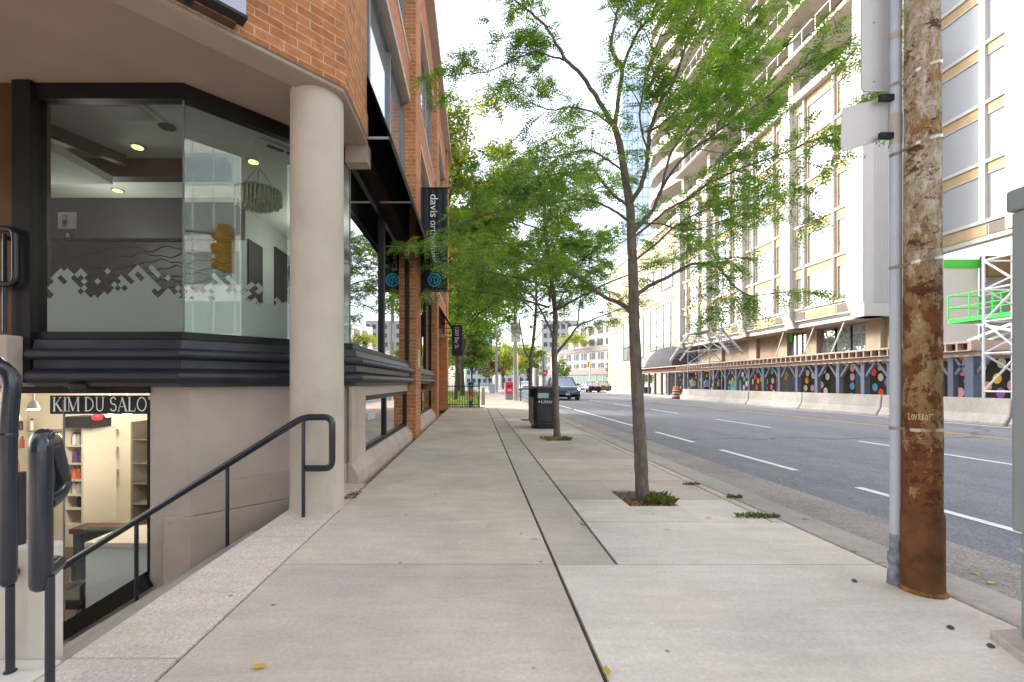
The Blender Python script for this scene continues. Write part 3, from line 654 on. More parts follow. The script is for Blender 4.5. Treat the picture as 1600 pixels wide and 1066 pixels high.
# signs and fittings on the building
s = thing('salon_sign', 'black strip sign with white serif letters KIM DU SALON across the basement shop window', 'sign', (-3.5,4.15,.9))
q0 = yp(78,647,4.215); q1 = yp(234,618,4.215)
b = MB(); b.box(q0.x, -3.062, 4.216, 4.228, q0.z, q1.z); b.build('panel', BLKM, s)
# serif capitals drawn stroke by stroke: (polyline, width) in a unit cap height
def arc(cx, cy, rx, ry, a0, a1, n=14): return [(cx+rx*cos(radians(lerp(a0,a1,i/n))), cy+ry*sin(radians(lerp(a0,a1,i/n)))) for i in range(n+1)]
T_, t_n = .13, .05
def stem_(x, y0=0, y1=1, w=T_): return [([(x,y0),(x,y1)], w), ([(x-.11,y0+.018),(x+.11,y0+.018)] if y0 == 0 else [(x,y0),(x,y0+.01)], .036), ([(x-.11,y1-.018),(x+.11,y1-.018)], .036)]
GL = {'K': (.80, stem_(.14)+[([(.20,.42),(.62,.97)], t_n), ([(.30,.56),(.68,.02)], T_), ([(.52,.982),(.76,.982)], .036), ([(.58,.018),(.80,.018)], .036)]),
      'I': (.32, stem_(.16)), 'D': (.80, stem_(.14)+[(arc(.22,.5,.47,.475,90,-90), .085), ([(.14,.978),(.24,.978)], .045), ([(.14,.022),(.24,.022)], .045)]),
      'M': (.98, stem_(.12,w=t_n)+stem_(.84)+[([(.12,.98),(.47,.04)], T_), ([(.47,.04),(.82,.96)], t_n)]),
      'U': (.80, [([(.15,1),(.15,.32)]+arc(.38,.30,.23,.27,180,360)+[(.63,1)], .085), ([(.03,.982),(.28,.982)], .036), ([(.52,.982),(.74,.982)], .036)]),
      'S': (.60, [(arc(.30,.74,.19,.235,20,270)+arc(.30,.27,.21,.235,90,-160), .09)]), 'A': (.78, [([(.08,.02),(.39,.98)], t_n), ([(.37,.98),(.68,.02)], T_), ([(.2,.33),(.56,.33)], .045), ([(0,.018),(.2,.018)], .036), ([(.56,.018),(.80,.018)], .036)]),
      'L': (.66, stem_(.14)+[([(.14,.025),(.58,.025)], .05), ([(.57,0),(.60,.24)], .04)]), 'O': (.84, [(arc(.41,.5,.33,.46,0,360,28), .085)]), 'N': (.86, stem_(.12,w=t_n)+[([(.12,.98),(.70,.03)], T_), ([(.71,.0),(.71,1)], t_n), ([(.60,.982),(.82,.982)], .036)]), ' ': (.30, [])}
def serif(b, body, o, ux, uz, size, sx=1.0):
    x = 0; o, ux, uz = Vector(o), Vector(ux), Vector(uz)
    for ch in body:
        w, st = GL[ch]
        for k, (pl, wd) in enumerate(st):
            P = [Vector(p) for p in pl]; L_, R_ = [], []
            for i, p in enumerate(P):
                d = (P[min(i+1,len(P)-1)]-P[max(i-1,0)]).normalized(); n = Vector((-d.y, d.x))*wd/2
                L_.append(p+n); R_.append(p-n)
            off = ux.cross(uz)*(.0006*k+.001)
            for i in range(len(P)-1):
                b.face([o+ux*(x+q.x)*size*sx+uz*q.y*size+off for q in (L_[i],L_[i+1],R_[i+1],R_[i])])
        x += w
b = MB(); zc = yp(0,643,4.213).z; serif(b, 'KIM DU SALON', (yp(82,0,4.213).x,4.213,zc), (1,0,0), (0,0,1), .136, .915); b.build('lettering', LETW, s, recalc=False)
b = MB(); e0 = yp(122,606,4.05); b.loft([[e0+V(sx*cos(t*pi/6), sy*.6*sin(t*pi/6), dz) for t in range(12)] for sx, sy, dz in ((.03,.03,.06),(.08,.08,.03),(.085,.085,-.01),(.05,.05,-.04))]); b.tube([e0+V(0,0,.03),e0+V(.02,.12,.05)], .02)
tag(b.build('security_camera', BLKM, smooth=True), 'small black dome fitting under the cornice above the salon sign', 'camera')
t = thing('wall_sign', 'blank lavender grey box sign fixed to the brick corner above the soffit', 'sign', (-2.3,3.1,4.3))
d45 = V(.7071,.7071,0); n45 = V(.7071,-.7071,0)
b = MB(); o = V(V2[0],V2[1],0)+d45*.01+n45*.14
b.obox(o-d45*.8+V(0,0,4.345), (d45, n45, V(0,0,1)), (.8,.05,.35)); b.build('face', pbr('lavender_panel', (.42,.42,.56), .45, var=.04), t)
b = MB(); b.obox(o-d45*.8+V(0,0,3.98), (d45, n45, V(0,0,1)), (.81,.055,.012)); b.beam(o-d45*.35+V(0,0,3.965), o-d45*.35-n45*.1+V(0,0,3.965), .05,.02); b.build('frame', BLKM, t)

aw = thing('awning', 'long black awning with steel arms over the street windows of the brick building', 'awning', (-1.3,7,4))
b = MB(); xi, xo, zi, zo = -1.455, -.955, 5.27, 3.98
b.extr([(xi,5.08,zi),(xo,5.08,zo),(xo-.012,5.08,zo),(xi-.012,5.08,zi)], (0,6.3,0)); b.extr([(xo,5.08,zo),(xo,5.08,zo-.10),(xo-.01,5.08,zo-.10),(xo-.01,5.08,zo)], (0,6.3,0)); b.build('fabric', AWN, aw)
b = MB(); b.tube([(xo-.02,5.07,zo),(xo-.02,11.39,zo)], .018, 8); b.tube([(-1.17,5.07,4.50),(-1.17,11.39,4.50)], .014, 8); b.build('front_bar', BLK, aw, smooth=True)
for yy in (5.13,6.95,9.2,11.3):
    b = MB(); b.tube([(-1.5 if yy < 9.5 else -1.32,yy,4.0),(xo-.02,yy,4.0)], .016, 8); b.build('arm', GALV, aw, smooth=True)
a2 = thing('canopy', 'small black entrance canopy above the 1300 Bay St sign', 'awning', (-1.2,18,4))
b = MB(); b.extr([(-1.40,16.6,4.1),(-.85,16.6,3.2),(-.86,16.6,3.19),(-1.41,16.6,4.09)], (0,3.6,0)); b.build('fabric', AWN, a2)
for yy in (16.65,18.4,20.1):
    b = MB(); b.tube([(-1.40,yy,3.25),(-.86,yy,3.2)], .02, 6); b.build('arm', BLK, a2, smooth=True)

s = thing('banner_sign', 'tall dark banner reading davis orthodontics hung from the brick pier', 'banner', (-1.0,10.75,3.3))
Yb = 10.75; p0 = yp(657.5,455,Yb); p1 = yp(699.5,294,Yb); n = 14
b = MB(); cols = [[V(lerp(p0.x,p1.x,i/n), Yb+.014*sin(i*1.9)*(.4+.6*j/6), lerp(p0.z,p1.z,j/6)) for j in range(7)] for i in range(n+1)]
for i in range(n):
    for j in range(6): b.face([cols[i][j],cols[i+1][j],cols[i+1][j+1],cols[i][j+1]])
fb = b.build('fabric', NAVY, s, smooth=True, recalc=False)
b = MB(); b.text('davis', .27, (lerp(p0.x,p1.x,.36),Yb-.025,p1.z-.15), (0,0,-1), (1,0,0), sx=1.06); b.text('orthodontics', .25, (lerp(p0.x,p1.x,.36),Yb-.025,p1.z-.78), (0,0,-1), (1,0,0), sx=.92)
b.build('lettering', LETW, s)
cx, cz = lerp(p0.x,p1.x,.51), p0.z+.26; b = MB(); ring = arc(0,0,.145,.145,0,360,28); e_ = [(-.085,0),(.085,0)]+arc(0,0,.085,.085,0,310,18)
for pl, w in ((ring,.034),(e_,.034)):
    for i in range(len(pl)-1):
        q, r_ = Vector(pl[i]), Vector(pl[i+1]); d = (r_-q).normalized(); nn = Vector((-d.y,d.x))*w/2
        b.face([(cx+k[1],Yb-.026,cz-k[0]) for k in (q+nn,r_+nn,r_-nn,q-nn)])
b.build('logo', LETB, s, recalc=False)
for pz in (p0.z,p1.z):
    b = MB(); b.tube([(-1.42,Yb,pz),(p1.x+.05,Yb,pz)], .022, 8); b.build('rod', BLKM, s, smooth=True)
s = thing('hanging_sign', 'small dark hanging sign reading 1300 Bay St.', 'sign', (-.75,18.3,2.2))
Yb = 18.3; p0 = yp(706,556,Yb); p1 = yp(722.5,508,Yb)
b = MB(); b.box(p0.x,p1.x,Yb,Yb+.04,p0.z,p1.z); b.build('panel', NAVY, s)
b = MB(); b.text('1300 Bay St.', .225, (lerp(p0.x,p1.x,.3),Yb-.004,p1.z-.07), (0,0,-1), (1,0,0), sx=.82); b.build('lettering', LETW, s)
b = MB(); b.tube([(-1.4,Yb,p1.z+.05),(p1.x,Yb,p1.z+.05)], .02, 6); b.tube([(p0.x+.1,Yb,p1.z+.05),(p0.x+.1,Yb,p1.z)], .012, 6); b.tube([(p1.x-.1,Yb,p1.z+.05),(p1.x-.1,Yb,p1.z)], .012, 6); b.build('bracket', BLKM, s)
b = MB(); b.box(-1.318,-1.306,10.15,10.42,1.55,1.95); tag(b.build('plaque', WHITE), 'small white plaque on the side of the nearest brick pier', 'plaque')

# things inside
for i, (u, v, Y, lab) in enumerate(((215,229,5.1,'lit yellow downlight beside the dark beam end in the corner office ceiling'),(184,297,6.4,'lit yellow downlight in the middle of the left office pane'),(156,343,8.4,'lit yellow downlight lowest in the left office pane'),(396,252,5.55,'lit yellow downlight above the glass chandelier'),(261,198,4.75,'unlit round black downlight near the glass corner'))):
    d = thing('downlight', lab, 'light', (0,0,0)); q = yp(u, v, Y); zc = 3.885
    Yq = F*(zc-H)/(VC-v); q = V((u-UC)*Yq/F, Yq, zc)
    d.location = q
    b = MB(); b.lathe((0,0,-.012), [(.075,.0),(.08,.011)], 20); b.build('ring', GALV if i < 4 else BLKM, d, smooth=True)
    b = MB(); b.lathe((0,0,-.016), [(.055,.0),(.056,.003)], 16); b.build('lens', emit('downlight_glow', (1,.62,.12), 2.2) if i < 4 else BLKM, d)
for u, v, lab in ((385/1, 178, 'square white ceiling vent behind the left office pane'), ):
    Yq = F*(3.885-H)/(VC-175); b = MB(); xq = (205-UC)*Yq/F
    b.box(xq-.22,xq+.22,Yq-.16,Yq+.16,3.872,3.884); b.box(xq-.17,xq+.17,Yq-.12,Yq+.12,3.868,3.871,1); tag(b.build('ceiling_vent', [INTC, pbr('vent_grey', (.35,.36,.35), .6)]), lab, 'vent')
Yq = F*(3.885-H)/(VC-232); xq = (436-UC)*Yq/F; b = MB(); b.obox((xq,Yq,3.878), (d45,n45,V(0,0,1)), (.24,.09,.007)); b.obox((xq-.03,Yq-.03,3.869), (d45,n45,V(0,0,1)), (.09,.03,.003), 1); b.obox((xq+.11,Yq+.11,3.869), (d45,n45,V(0,0,1)), (.07,.03,.003), 1)
tag(b.build('ceiling_vent', [INTC, BLKM]), 'slim white ceiling vent with dark slots beside the column', 'vent')
ch = thing('chandelier', 'round crystal chandelier hanging in the corner office', 'chandelier', (0,0,0)); Yc = 5.62; q = yp(404,312,Yc); ch.location = (q.x,q.y,q.z)
GOLDG = pbr('smoky_crystal', (.62,.62,.50), .15, .1, var=.4, scale=30, spec=.8)
b = MB()
for k in range(4):
    for i in range(34-k*4):
        a_ = 2*pi*i/(34-k*4)+k*.1; rr = .27-k*.055; z1 = .10-.02*k; z0 = -.07-.022*k+.015*sin(i*2.0)
        b.tube([(rr*cos(a_),rr*.9*sin(a_),z1),(rr*cos(a_),rr*.9*sin(a_),z0)], .011, 5)
b.build('crystals', GOLDG, ch)
b = MB(); b.lathe((0,0,.09), [(.275,0),(.275,.02)], 28); b.build('ring', GALV, ch)
for i in range(3): b = MB(); b.tube([(.2*cos(i*2.1),.2*sin(i*2.1),.12),(0.02*cos(i*2.1),.02*sin(i*2.1),3.884-q.z)], .003, 4); b.build('wire', BLKM, ch)
b = MB(); q0 = yp(106,363,4.24); q1 = yp(134,338,4.24); b.box(q0.x,q1.x,4.14,4.143,q0.z,q1.z); b.box(q0.x+.045,q0.x+.085,4.136,4.139,q0.z+.01,q1.z-.03,1); b.box(q0.x+.03,q1.x-.02,4.136,4.139,q0.z+.005,q0.z+.04,2); b.box(q0.x+.05,q0.x+.08,4.132,4.135,q1.z-.075,q1.z-.035,3)
tag(b.build('window_poster', [WHITE, pbr('dark_brown_print', (.12,.07,.05), .7), pbr('pale_print', (.6,.5,.45), .7), pbr('skin_print', (.6,.38,.28), .7)]), 'small white poster with a woman in white stuck inside the left office pane', 'poster')
b = MB(); q0 = yp(115,379,4.24); q1 = yp(129,366,4.24); b.box(q0.x,q1.x,4.142,4.145,q0.z,q1.z); b.text('R', .06, (q0.x+.02,4.139,q0.z+.015), (1,0,0), (0,0,1), 1); tag(b.build('window_sticker', [BLKM, LETW]), 'small dark square sticker below the poster on the left office pane', 'sticker')
# salon furniture
sh = thing('shelf_unit', 'cream wall shelf unit stocked with hair products inside the salon', 'shelf', (-5.4,6,-.8)); Yq = 6.0
x0, x1 = yp(101,0,Yq).x, yp(127,0,Yq).x; zt, zb = yp(0,668,Yq).z, yp(0,822,Yq).z
b = MB(); b.box(x0-.03,x0,Yq,Yq+.3,zb,zt); b.extr([(x1,Yq,zb),(x1+.03,Yq,zb),(x1+.23,Yq+.3,zb),(x1+.2,Yq+.3,zb)], (0,0,zt-zb)); b.box(x0,x1+.2,Yq+.29,Yq+.31,zb,zt); b.build('case', CREAM, sh)
zs = [lerp(zb,zt,t) for t in (0,.16,.30,.45,.62,.80,.985)]
for z in zs: b = MB(); b.box(x0,x1,Yq+.01,Yq+.28,z,z+.018); b.build('shelf', CREAM, sh)
cols = {'orange': (.75,.16,.03), 'purple': (.10,.05,.30), 'white': (.75,.73,.7), 'red': (.45,.03,.02), 'dark': (.05,.05,.06)}
cm = {k: pbr(k+'_bottle', c, .35, var=.05) for k, c in cols.items()}
def bottle(x, y, z, h, k, lab, grp):
    t = thing('bottle', lab, 'bottle', (x,y,z), grp); rr = .028
    b = MB(); b.lathe((x,y,z), [(rr,0),(rr,h*.7),(rr*.45,h*.8),(rr*.45,h*.84)], 10); b.build('body', cm[k], t, smooth=True)
    b = MB(); b.lathe((x,y,z+h*.84), [(rr*.5,0),(rr*.5,h*.16)], 8); b.build('cap', cm['dark' if k != 'dark' else 'white'], t, smooth=True)
for lv, k, m in ((5,'white',3),(4,'purple',2),(3,'orange',3),(2,'white',3),(2,'red',0),(1,'dark',1)):
    for i in range(m): bottle(lerp(x0,x1,(i+.7)/(m+.5)), Yq+.1, zs[lv]+.02, .17, k, {5:'tall white bottle on the top shelf of the cream shelf unit',4:'purple bottle on the second shelf of the cream shelf unit',3:'orange bottle on the middle shelf of the cream shelf unit',2:'white bottle on the shelf below the orange bottles',1:'dark bottle low in the cream shelf unit'}[lv], 'hair products on the salon shelf unit')
sr = thing('wall_shelf', 'glass wall shelves at the back of the salon, left of the cream shelf unit', 'shelf', (-6.6,7.8,0))
for v in (675,703,740): z = yp(0,v,7.6).z; b = MB(); b.box(-7.6,-6.3,7.6,7.88,z,z+.015); b.build('shelf', MUL, sr)
for v, u, k, lab in ((674,33,'dark','dark box bottle on the back wall shelves'),(674,50,'white','clear bottle on the back wall shelves'),(702,35,'red','red bottle on the back wall shelves'),(739,28,'orange','orange bottle on the lowest back wall shelf')): q = yp(u,v,7.7); bottle(q.x,7.7,q.z+.02,.2,k,lab,None)
ct = thing('counter', 'pale blue reception counter with a white top inside the salon', 'counter', (-3.8,4.8,-1.7))
x0, x1 = yp(133,0,4.75).x, -3.12; z = yp(0,853,4.75).z
b = MB(); b.box(x0,x1,4.75,5.2,-1.7,z); b.build('front', pbr('pale_blue_laminate', (.50,.60,.68), .4, var=.03), ct, bevel=.01)
b = MB(); b.box(x0+.03,x1+.02,4.70,5.3,z,z+.05); b.build('top', WHITE, ct, bevel=.008)
sc_ = thing('salon_chair', 'black salon chair on a round chrome base beside the counter', 'chair', (-4.45,5.0,-1.7)); q = V(-4.45,5.0,-1.7)
b = MB(); b.box(q.x-.25,q.x+.25,q.y-.25,q.y+.25,-1.22,-1.10); b.build('seat', BLKM, sc_, bevel=.03)
b = MB(); b.obox((q.x+.1,q.y+.3,-.80), (V(1,0,0),V(0,1,.15),V(0,-.15,1)), (.24,.05,.3)); b.build('backrest', BLKM, sc_, bevel=.03)
for sx in (-1,1): b = MB(); b.tube(bend([(q.x+sx*.27,q.y+.25,-1.15),(q.x+sx*.27,q.y+.25,-.92),(q.x+sx*.27,q.y-.25,-.92),(q.x+sx*.27,q.y-.25,-1.15)],.06), .02, 8); b.build('armrest', BLKM, sc_, smooth=True)
b = MB(); b.tube([(q.x,q.y,-1.2),(q.x,q.y,-1.66)], .035, 10); b.lathe((q.x,q.y,-1.70), [(.28,0),(.28,.02),(.05,.05)], 20); b.build('pedestal', GALV, sc_, smooth=True)
sc2 = thing('salon_chair', 'dark grey salon chair back showing behind the counter', 'chair', (-4.35,6.4,-1.7))
b = MB(); b.loft([[V(-4.28+sx*w,6.4+sy*.05,z) for sx, sy in ((-1,-1),(1,-1),(1,1),(-1,1))] for w, z in ((.2,-1.2),(.22,-.9),(.16,-.55),(.1,-.48))]); b.build('backrest', pbr('grey_leather', (.10,.085,.075), .5), sc2, bevel=.02)
b = MB(); b.box(-4.7,-4.0,5.9,6.4,-1.25,-1.15); b.build('seat', pbr('maroon_leather', (.05,.015,.015), .4), sc2, bevel=.02); b = MB(); b.tube([(-4.3,6.1,-1.2),(-4.3,6.1,-1.7)], .04); b.build('pedestal', GALV, sc2)
tb = thing('styling_station', 'dark styling table with long arm beside the salon chair', 'table', (-4.6,5.6,-1.7)); b = MB(); b.box(-5.0,-3.9,5.5,5.75,-.66,-.6); b.build('top', pbr('walnut', (.08,.03,.02), .35), tb); b = MB(); b.box(-4.95,-4.85,5.5,5.7,-1.7,-.66); b.build('leg', BLKM, tb); b = MB(); b.box(-4.0,-3.92,5.5,5.7,-1.7,-.66); b.build('leg', BLKM, tb)
ht = thing('air_conditioner', 'dark box unit above the cream shelf unit in the salon', 'unit', (-5.2,6,.7)); b = MB(); q0 = yp(100,669,5.9); q1 = yp(146,651,5.9); b.box(q0.x,q1.x,5.9,6.2,q0.z,q1.z); b.build('body', BLKM, ht, bevel=.015); b = MB(); b.lathe(yp(152,652,5.85), [(.045,-.04),(.06,-.02),(.06,.03),(.03,.05)], 12); b.build('red_knob', REDP, ht, smooth=True)
sd = thing('cabinet', 'dark open cabinet with shelves at the right of the salon', 'cabinet', (-3.4,7,-1.7)); b = MB(); q0 = yp(204,0,6.6).x; b.box(q0,q0+.55,6.9,6.95,-1.7,.62); b.box(q0,q0+.03,6.6,6.9,-1.7,.62); b.build('case', pbr('grey_cabinet', (.24,.21,.17), .6), sd)
for z in (.35,.0,-.3,-.6): b = MB(); b.box(q0+.03,q0+.55,6.6,6.9,z,z+.02); b.build('shelf', pbr('cabinet_shelf', (.2,.18,.15), .6), sd)
for u, v, Y, lab in ((52,640,4.7,'spotlight with a lit cone shade at the upper left of the salon window'),(172,650,5.6,'lit round ceiling spot left of the letters SA in the salon'),(199,648,5.6,'bright round ceiling spot under the letters LO in the salon')):
    q = yp(u,v,Y); t = thing('ceiling_spot', lab, 'light', q); b = MB(); b.lathe((q.x,q.y,q.z+.005), [(.055,0),(.04,.05),(.02,.09)], 14); b.tube([q+V(0,0,.08),(q.x,q.y,1.105)], .01, 6); b.build('shade', GALV, t, smooth=True); b = MB(); b.lathe((q.x,q.y,q.z-.006), [(.048,0),(.048,.008)], 14); b.build('lens', emit('spot_glow', (1,.85,.6), 9), t)
def lamp(name, loc, power, col, size=.15):
    l = bpy.data.lights.new(name, 'POINT'); l.energy = power; l.color = col; l.shadow_soft_size = size
    o = bpy.data.objects.new(name, l); C.objects.link(o); o.location = loc
lamp('salon_lamp', (-4.4,5.4,.85), 19, (1,.88,.70)); lamp('salon_lamp', (-6.3,6.6,.75), 21, (1,.88,.70)); lamp('office_lamp', (-5.0,5.9,3.2), 8, (1,.95,.85)); lamp('office_lamp', (-2.6,7.4,3.3), 8, (1,.95,.85))
# ================================================================== RIGHT SIDE: BUILDING UNDER RENOVATION
XA, YE = 22.0, 25.9
def facade_unit():
    """meshes of one storey of one bay, built at the origin: y runs along the front, z up; frame and pane"""
    w0, w1, w2 = .85, 2.15, .85; f = MB(); p = MB(); tot = 4.6; sh = 2.85
    cuts = [0, .95, 1.15, 3.45, 3.65, 4.6]
    f.box(-.10,.12,0,4.6,0,.16)
    for y in (.95,3.45): f.tube([(-.08,y+.1,.16),(-.08,y+.1,sh)], .11, 10)
    for y in (0.0,4.52): f.box(-.04,.1,y,y+.08,.16,sh)
    for y0, y1 in ((.08,.96),(1.14,3.46),(3.64,4.52)):
        f.box(.0,.1,y0,y0+.13,.16,sh-.55,1); f.box(.0,.1,y1-.13,y1,.16,sh-.55,1); f.box(-.01,.1,y0,y1,sh-.58,sh-.0,1); f.box(-.02,.11,y0,y1,sh-.62,sh-.57,0)
        if y1-y0 < 1: f.box(.03,.09,y0+.13,y1-.13,.85,.89,2)
        p.face([(.07,y0+.09,.16),(.07,y1-.09,.16),(.07,y1-.09,sh-.5),(.07,y0+.09,sh-.5)])
    return f, p
def stamp(mb, name, mats, parent, off, cache={}, **k):
    """one mesh shared by many parts"""
    key = name+str(id(mb)); o0 = ROOTLOC[parent.name]
    if key not in cache:
        me = bpy.data.meshes.new(name); me.from_pydata(mb.v, [], mb.f)
        for q in mats: me.materials.append(q)
        me.polygons.foreach_set('material_index', mb.m)
        if k.get('smooth'): me.polygons.foreach_set('use_smooth', [True]*len(me.polygons)); me.set_sharp_from_angle(angle=radians(38))
        cache[key] = me
    o = bpy.data.objects.new(name, cache[key]); C.objects.link(o); o.parent = parent; o.location = Vector(off)-o0; return o
FU, PU = facade_unit()
BA = thing('white_building', 'white building across the street with wide bays, round mullions and a ribbed end wall', 'building', (26,40,-.12))
bays = [26.75, 32.35, 38.1, 43.7]
WM = [WHITE, TAN, GRILL]
for y0 in bays:
    for k in range(5):
        w = stamp(FU, 'window', WM, BA, (XA+.35, y0+.12, 6.15+k*2.85), smooth=True); q = bpy.data.objects.new('pane', None) if 0 else None
        pn = stamp(PU, 'pane', [WGL], BA, (XA+.35, y0+.12, 6.15+k*2.85)); pn.parent = w; pn.location = (0,0,0)
b = MB()
fy = [26.07]+[y+5.15 for y in bays]
for i, y in enumerate(fy):
    wd = .58 if i == 0 else .42
    b.extr([(XA,y-wd,20.5),(XA,y-wd,5.9),(XA+.35,y-wd,5.0),(XA+1.4,y-wd,5.0),(XA+1.4,y-wd,20.5)], (0,2*wd,0))
b.box(XA-.1,XA+6,26,49.3,20.45,20.95); builds(b, 'fin', WHITE, BA)
b = MB()
for y0 in bays:
    b.box(XA+.34,XA+.5,y0+.1,y0+4.75,5.42,6.14); b.box(XA+.5,XA+4,y0+.1,y0+4.75,5.30,5.40)
b.box(XA+.55,XA+4,26,49.2,5.0,5.25); builds(b, 'soffit_band', WHITE, BA)
b = MB()
for y0 in bays:
    for a, c, m in ((.12,1.0,1),(1.1,3.6,0),(3.7,4.6,1)): b.box(XA+.31,XA+.338,y0+a,y0+c,5.52,6.02,m)
builds(b, 'spandrel', [TAN, GRILL], BA)
b = MB(); nrib = 46
x0, x1 = XA, 26.6
b.box(x0+.06,x1,YE-.42,YE+.4,5.0,60)
for i in range(nrib):
    xx = lerp(x0+.62,x1,i/nrib)
    for zz0, zz1 in ((5.75,8.55),(8.6,11.4),(11.45,14.25),(14.3,17.1),(17.15,20)): b.box(xx,xx+.05,YE-.45,YE-.421,zz0,zz1)
b.build('ribbed_panel', WHITE2, BA)
# upper storeys: open concrete slabs with recessed glazing
b = MB(); c_ = MB(); gl = MB(); rl = MB()
for k in range(13):
    z = 23.6+k*3.0; xo = XA-.2+.0*k
    b.box(xo,28,26.4,49.3,z,z+.28)
    for yy in (26.7,32.2,37.9,43.6,49.0): b.box(XA+.6,XA+1.1,yy-.25,yy+.25,z-2.72,z)
    gl.face([(XA+2.2,26.5,z-2.72),(XA+2.2,49.2,z-2.72),(XA+2.2,49.2,z),(XA+2.2,26.5,z)])
    for i in range(19): yy = 26.5+i*1.2; rl.box(XA-.12,XA-.08,yy,yy+.04,z+.28,z+1.3)
    rl.box(XA-.13,XA-.07,26.4,49.3,z+1.28,z+1.33)
    for yy in range(28, 48, 4): c_.box(XA+2.1,XA+2.19,yy,yy+.4,z-2.72,z); c_.box(XA+2.12,XA+2.18,yy+1.5,yy+3.2,z-2.72,z-1.0,1)
builds(b, 'floor_slab', CONCB, BA); builds(c_, 'infill', [WHITE, TAN], BA); gl.build('glazing', WGD, BA, recalc=False); rl.build('railing', GALV, BA)
# set-back ground storey
b = MB(); b.box(24.3,24.6,26,49.4,-.1,5.0)
for yy in (26.6,31.6,34.6,38.4,43.8,49): b.box(24.0,24.3,yy,yy+1.0,-.1,5.0)
builds(b, 'ground_storey_wall', BEIGE, BA)
b = MB(); bw = MB()
for y0, y1 in ((27.7,31.5),(32.7,34.5)):
    b.face([(24.28,y0,2.6),(24.28,y1,2.6),(24.28,y1,4.9),(24.28,y0,4.9)])
    for i in range(1, 3): yy = lerp(y0,y1,i/3); bw.box(24.22,24.29,yy-.03,yy+.03,2.6,4.9)
ob = bw.build('shop_window_frame', FRM, BA); b.build('pane', WGD, ob, recalc=False)
b = MB()
for y0, y1 in ((35.8,38.3),(39.6,43.6)): b.box(24.24,24.29,y0,y1,2.4,4.8)
builds(b, 'boarded_opening', pbr('brown_boarding', (.30,.22,.16), .8), BA)
b = MB(); b.box(24.18,24.28,34.3,35.6,4.35,4.98); b.build('green_membrane', GREENM, BA)
b = MB()
for ya, yb in ((30.0,30.6),(27.5,28.2),(33.0,33.4)): b.tube([(XA+.8,ya,5.4),(22.2,yb,2.7)], .045, 6)
builds(b, 'prop', WHITE, BA)

BB = thing('white_building', 'nearer white wing with large grey windows and tan panels, behind the rusty pole', 'building', (30,22,-.12))
XB = 26.0; s3 = 3.02
def unit_b():
    f, p = MB(), MB(); sh = s3
    f.box(-.1,.14,0,4.3,0,.17)
    for y in (.0,1.15,3.95): f.box(-.12,.12,y,y+.28,.17,sh)
    for y0, y1 in ((.28,1.15),(1.43,3.95)):
        f.box(.0,.1,y0,y1,sh-.52,sh,1); f.box(.0,.1,y0,y0+.1,.17,sh-.52,1); f.box(-.01,.11,y0,y1,sh-.55,sh-.50,0)
        p.face([(.07,y0+.1,.17),(.07,y1,.17),(.07,y1,sh-.52),(.07,y0+.1,sh-.52)])
    return f, p
FB, PB = unit_b()
for k in range(6):
    for y0 in (21.65, 16.0, 10.4):
        w = stamp(FB, 'window', WM, BB, (XB, y0, 9.35+k*s3)); pn = stamp(PB, 'pane', [WGL if y0 < 20 else mirrorglass('grey_window_glass', (.40,.42,.44), .38)], BB, (XB,y0,9.35)); pn.parent = w; pn.location = (0,0,0)
b = MB()
for y0 in (20.4, 14.8, 9.2): b.box(XB-.5,XB+.6,y0,y0+1.2,8.6,40)
b.box(XB+.3,XB+.5,9,25.8,27.4,40); builds(b, 'fin', WHITE, BB)
b = MB(); b.box(XB-.03,XB+.5,8,25.7,8.45,8.62); b.box(XB+.02,XB+.5,8,25.7,8.62,9.34); builds(b, 'soffit_band', WHITE, BB)
b = MB(); b.box(XB-.02,XB+.015,22.8,25.55,8.72,9.25); b.box(XB-.02,XB+.015,21.7,22.7,8.72,9.25,1); builds(b, 'spandrel', [TAN, GRILL], BB)
b = MB(); b.box(24.4,28.75,25.66,25.71,-.1,8.2); b.build('smooth_panel', pbr('smooth_white_panel', (.72,.67,.63), .7, var=.03), BB)
b = MB(); b.box(25.4,28.75,25.60,25.655,7.75,8.25); b.build('green_membrane', GREENM, BB)
b = MB(); b.box(28.75,40,25.5,25.6,-.1,8.4); b.box(30,40,8,25,8.35,8.44); b.box(38,39,8,25,-.1,8.4); builds(b, 'undercroft_wall', pbr('grey_block', (.34,.33,.34), .85), BB)
b = MB(); b.box(28.8,34,25.2,25.45,7.2,8.35); b.build('brown_fascia', pbr('brown_fascia', (.28,.18,.08), .7), BB)

BG = thing('stone_building', 'beige stone building with a tall gridded window behind the dark dome awning', 'building', (25,60,-.12))
b = MB(); b.box(22.4,40,49.6,76,-.1,20); b.build('wall', BEIGE, BG)
for y0, y1, z0, z1, ny, nz in ((51.5,57.5,5.2,10.4,3,3),(51.0,54.0,12.2,14.8,3,1),(56.5,58.4,13.2,15.2,1,1),(60,68,4.5,10,4,3)):
    f = MB()
    for i in range(ny+1): yy = lerp(y0,y1,i/ny); f.box(22.33,22.42,yy-.05,yy+.05,z0,z1)
    for i in range(nz+1): zz = lerp(z0,z1,i/nz); f.box(22.335,22.415,y0,y1,zz-.04,zz+.04)
    f = f.build('window', FRM, BG); p = MB(); p.face([(22.37,y0,z0),(22.37,y1,z0),(22.37,y1,z1),(22.37,y0,z1)]); p.build('pane', WGL, f, recalc=False)
b = MB(); b.box(22.3,22.41,49.6,76,11.0,11.25); b.box(22.25,22.41,49.6,76,19.4,19.9); b.build('string_course', pbr('pale_stone', (.7,.62,.5), .8), BG)

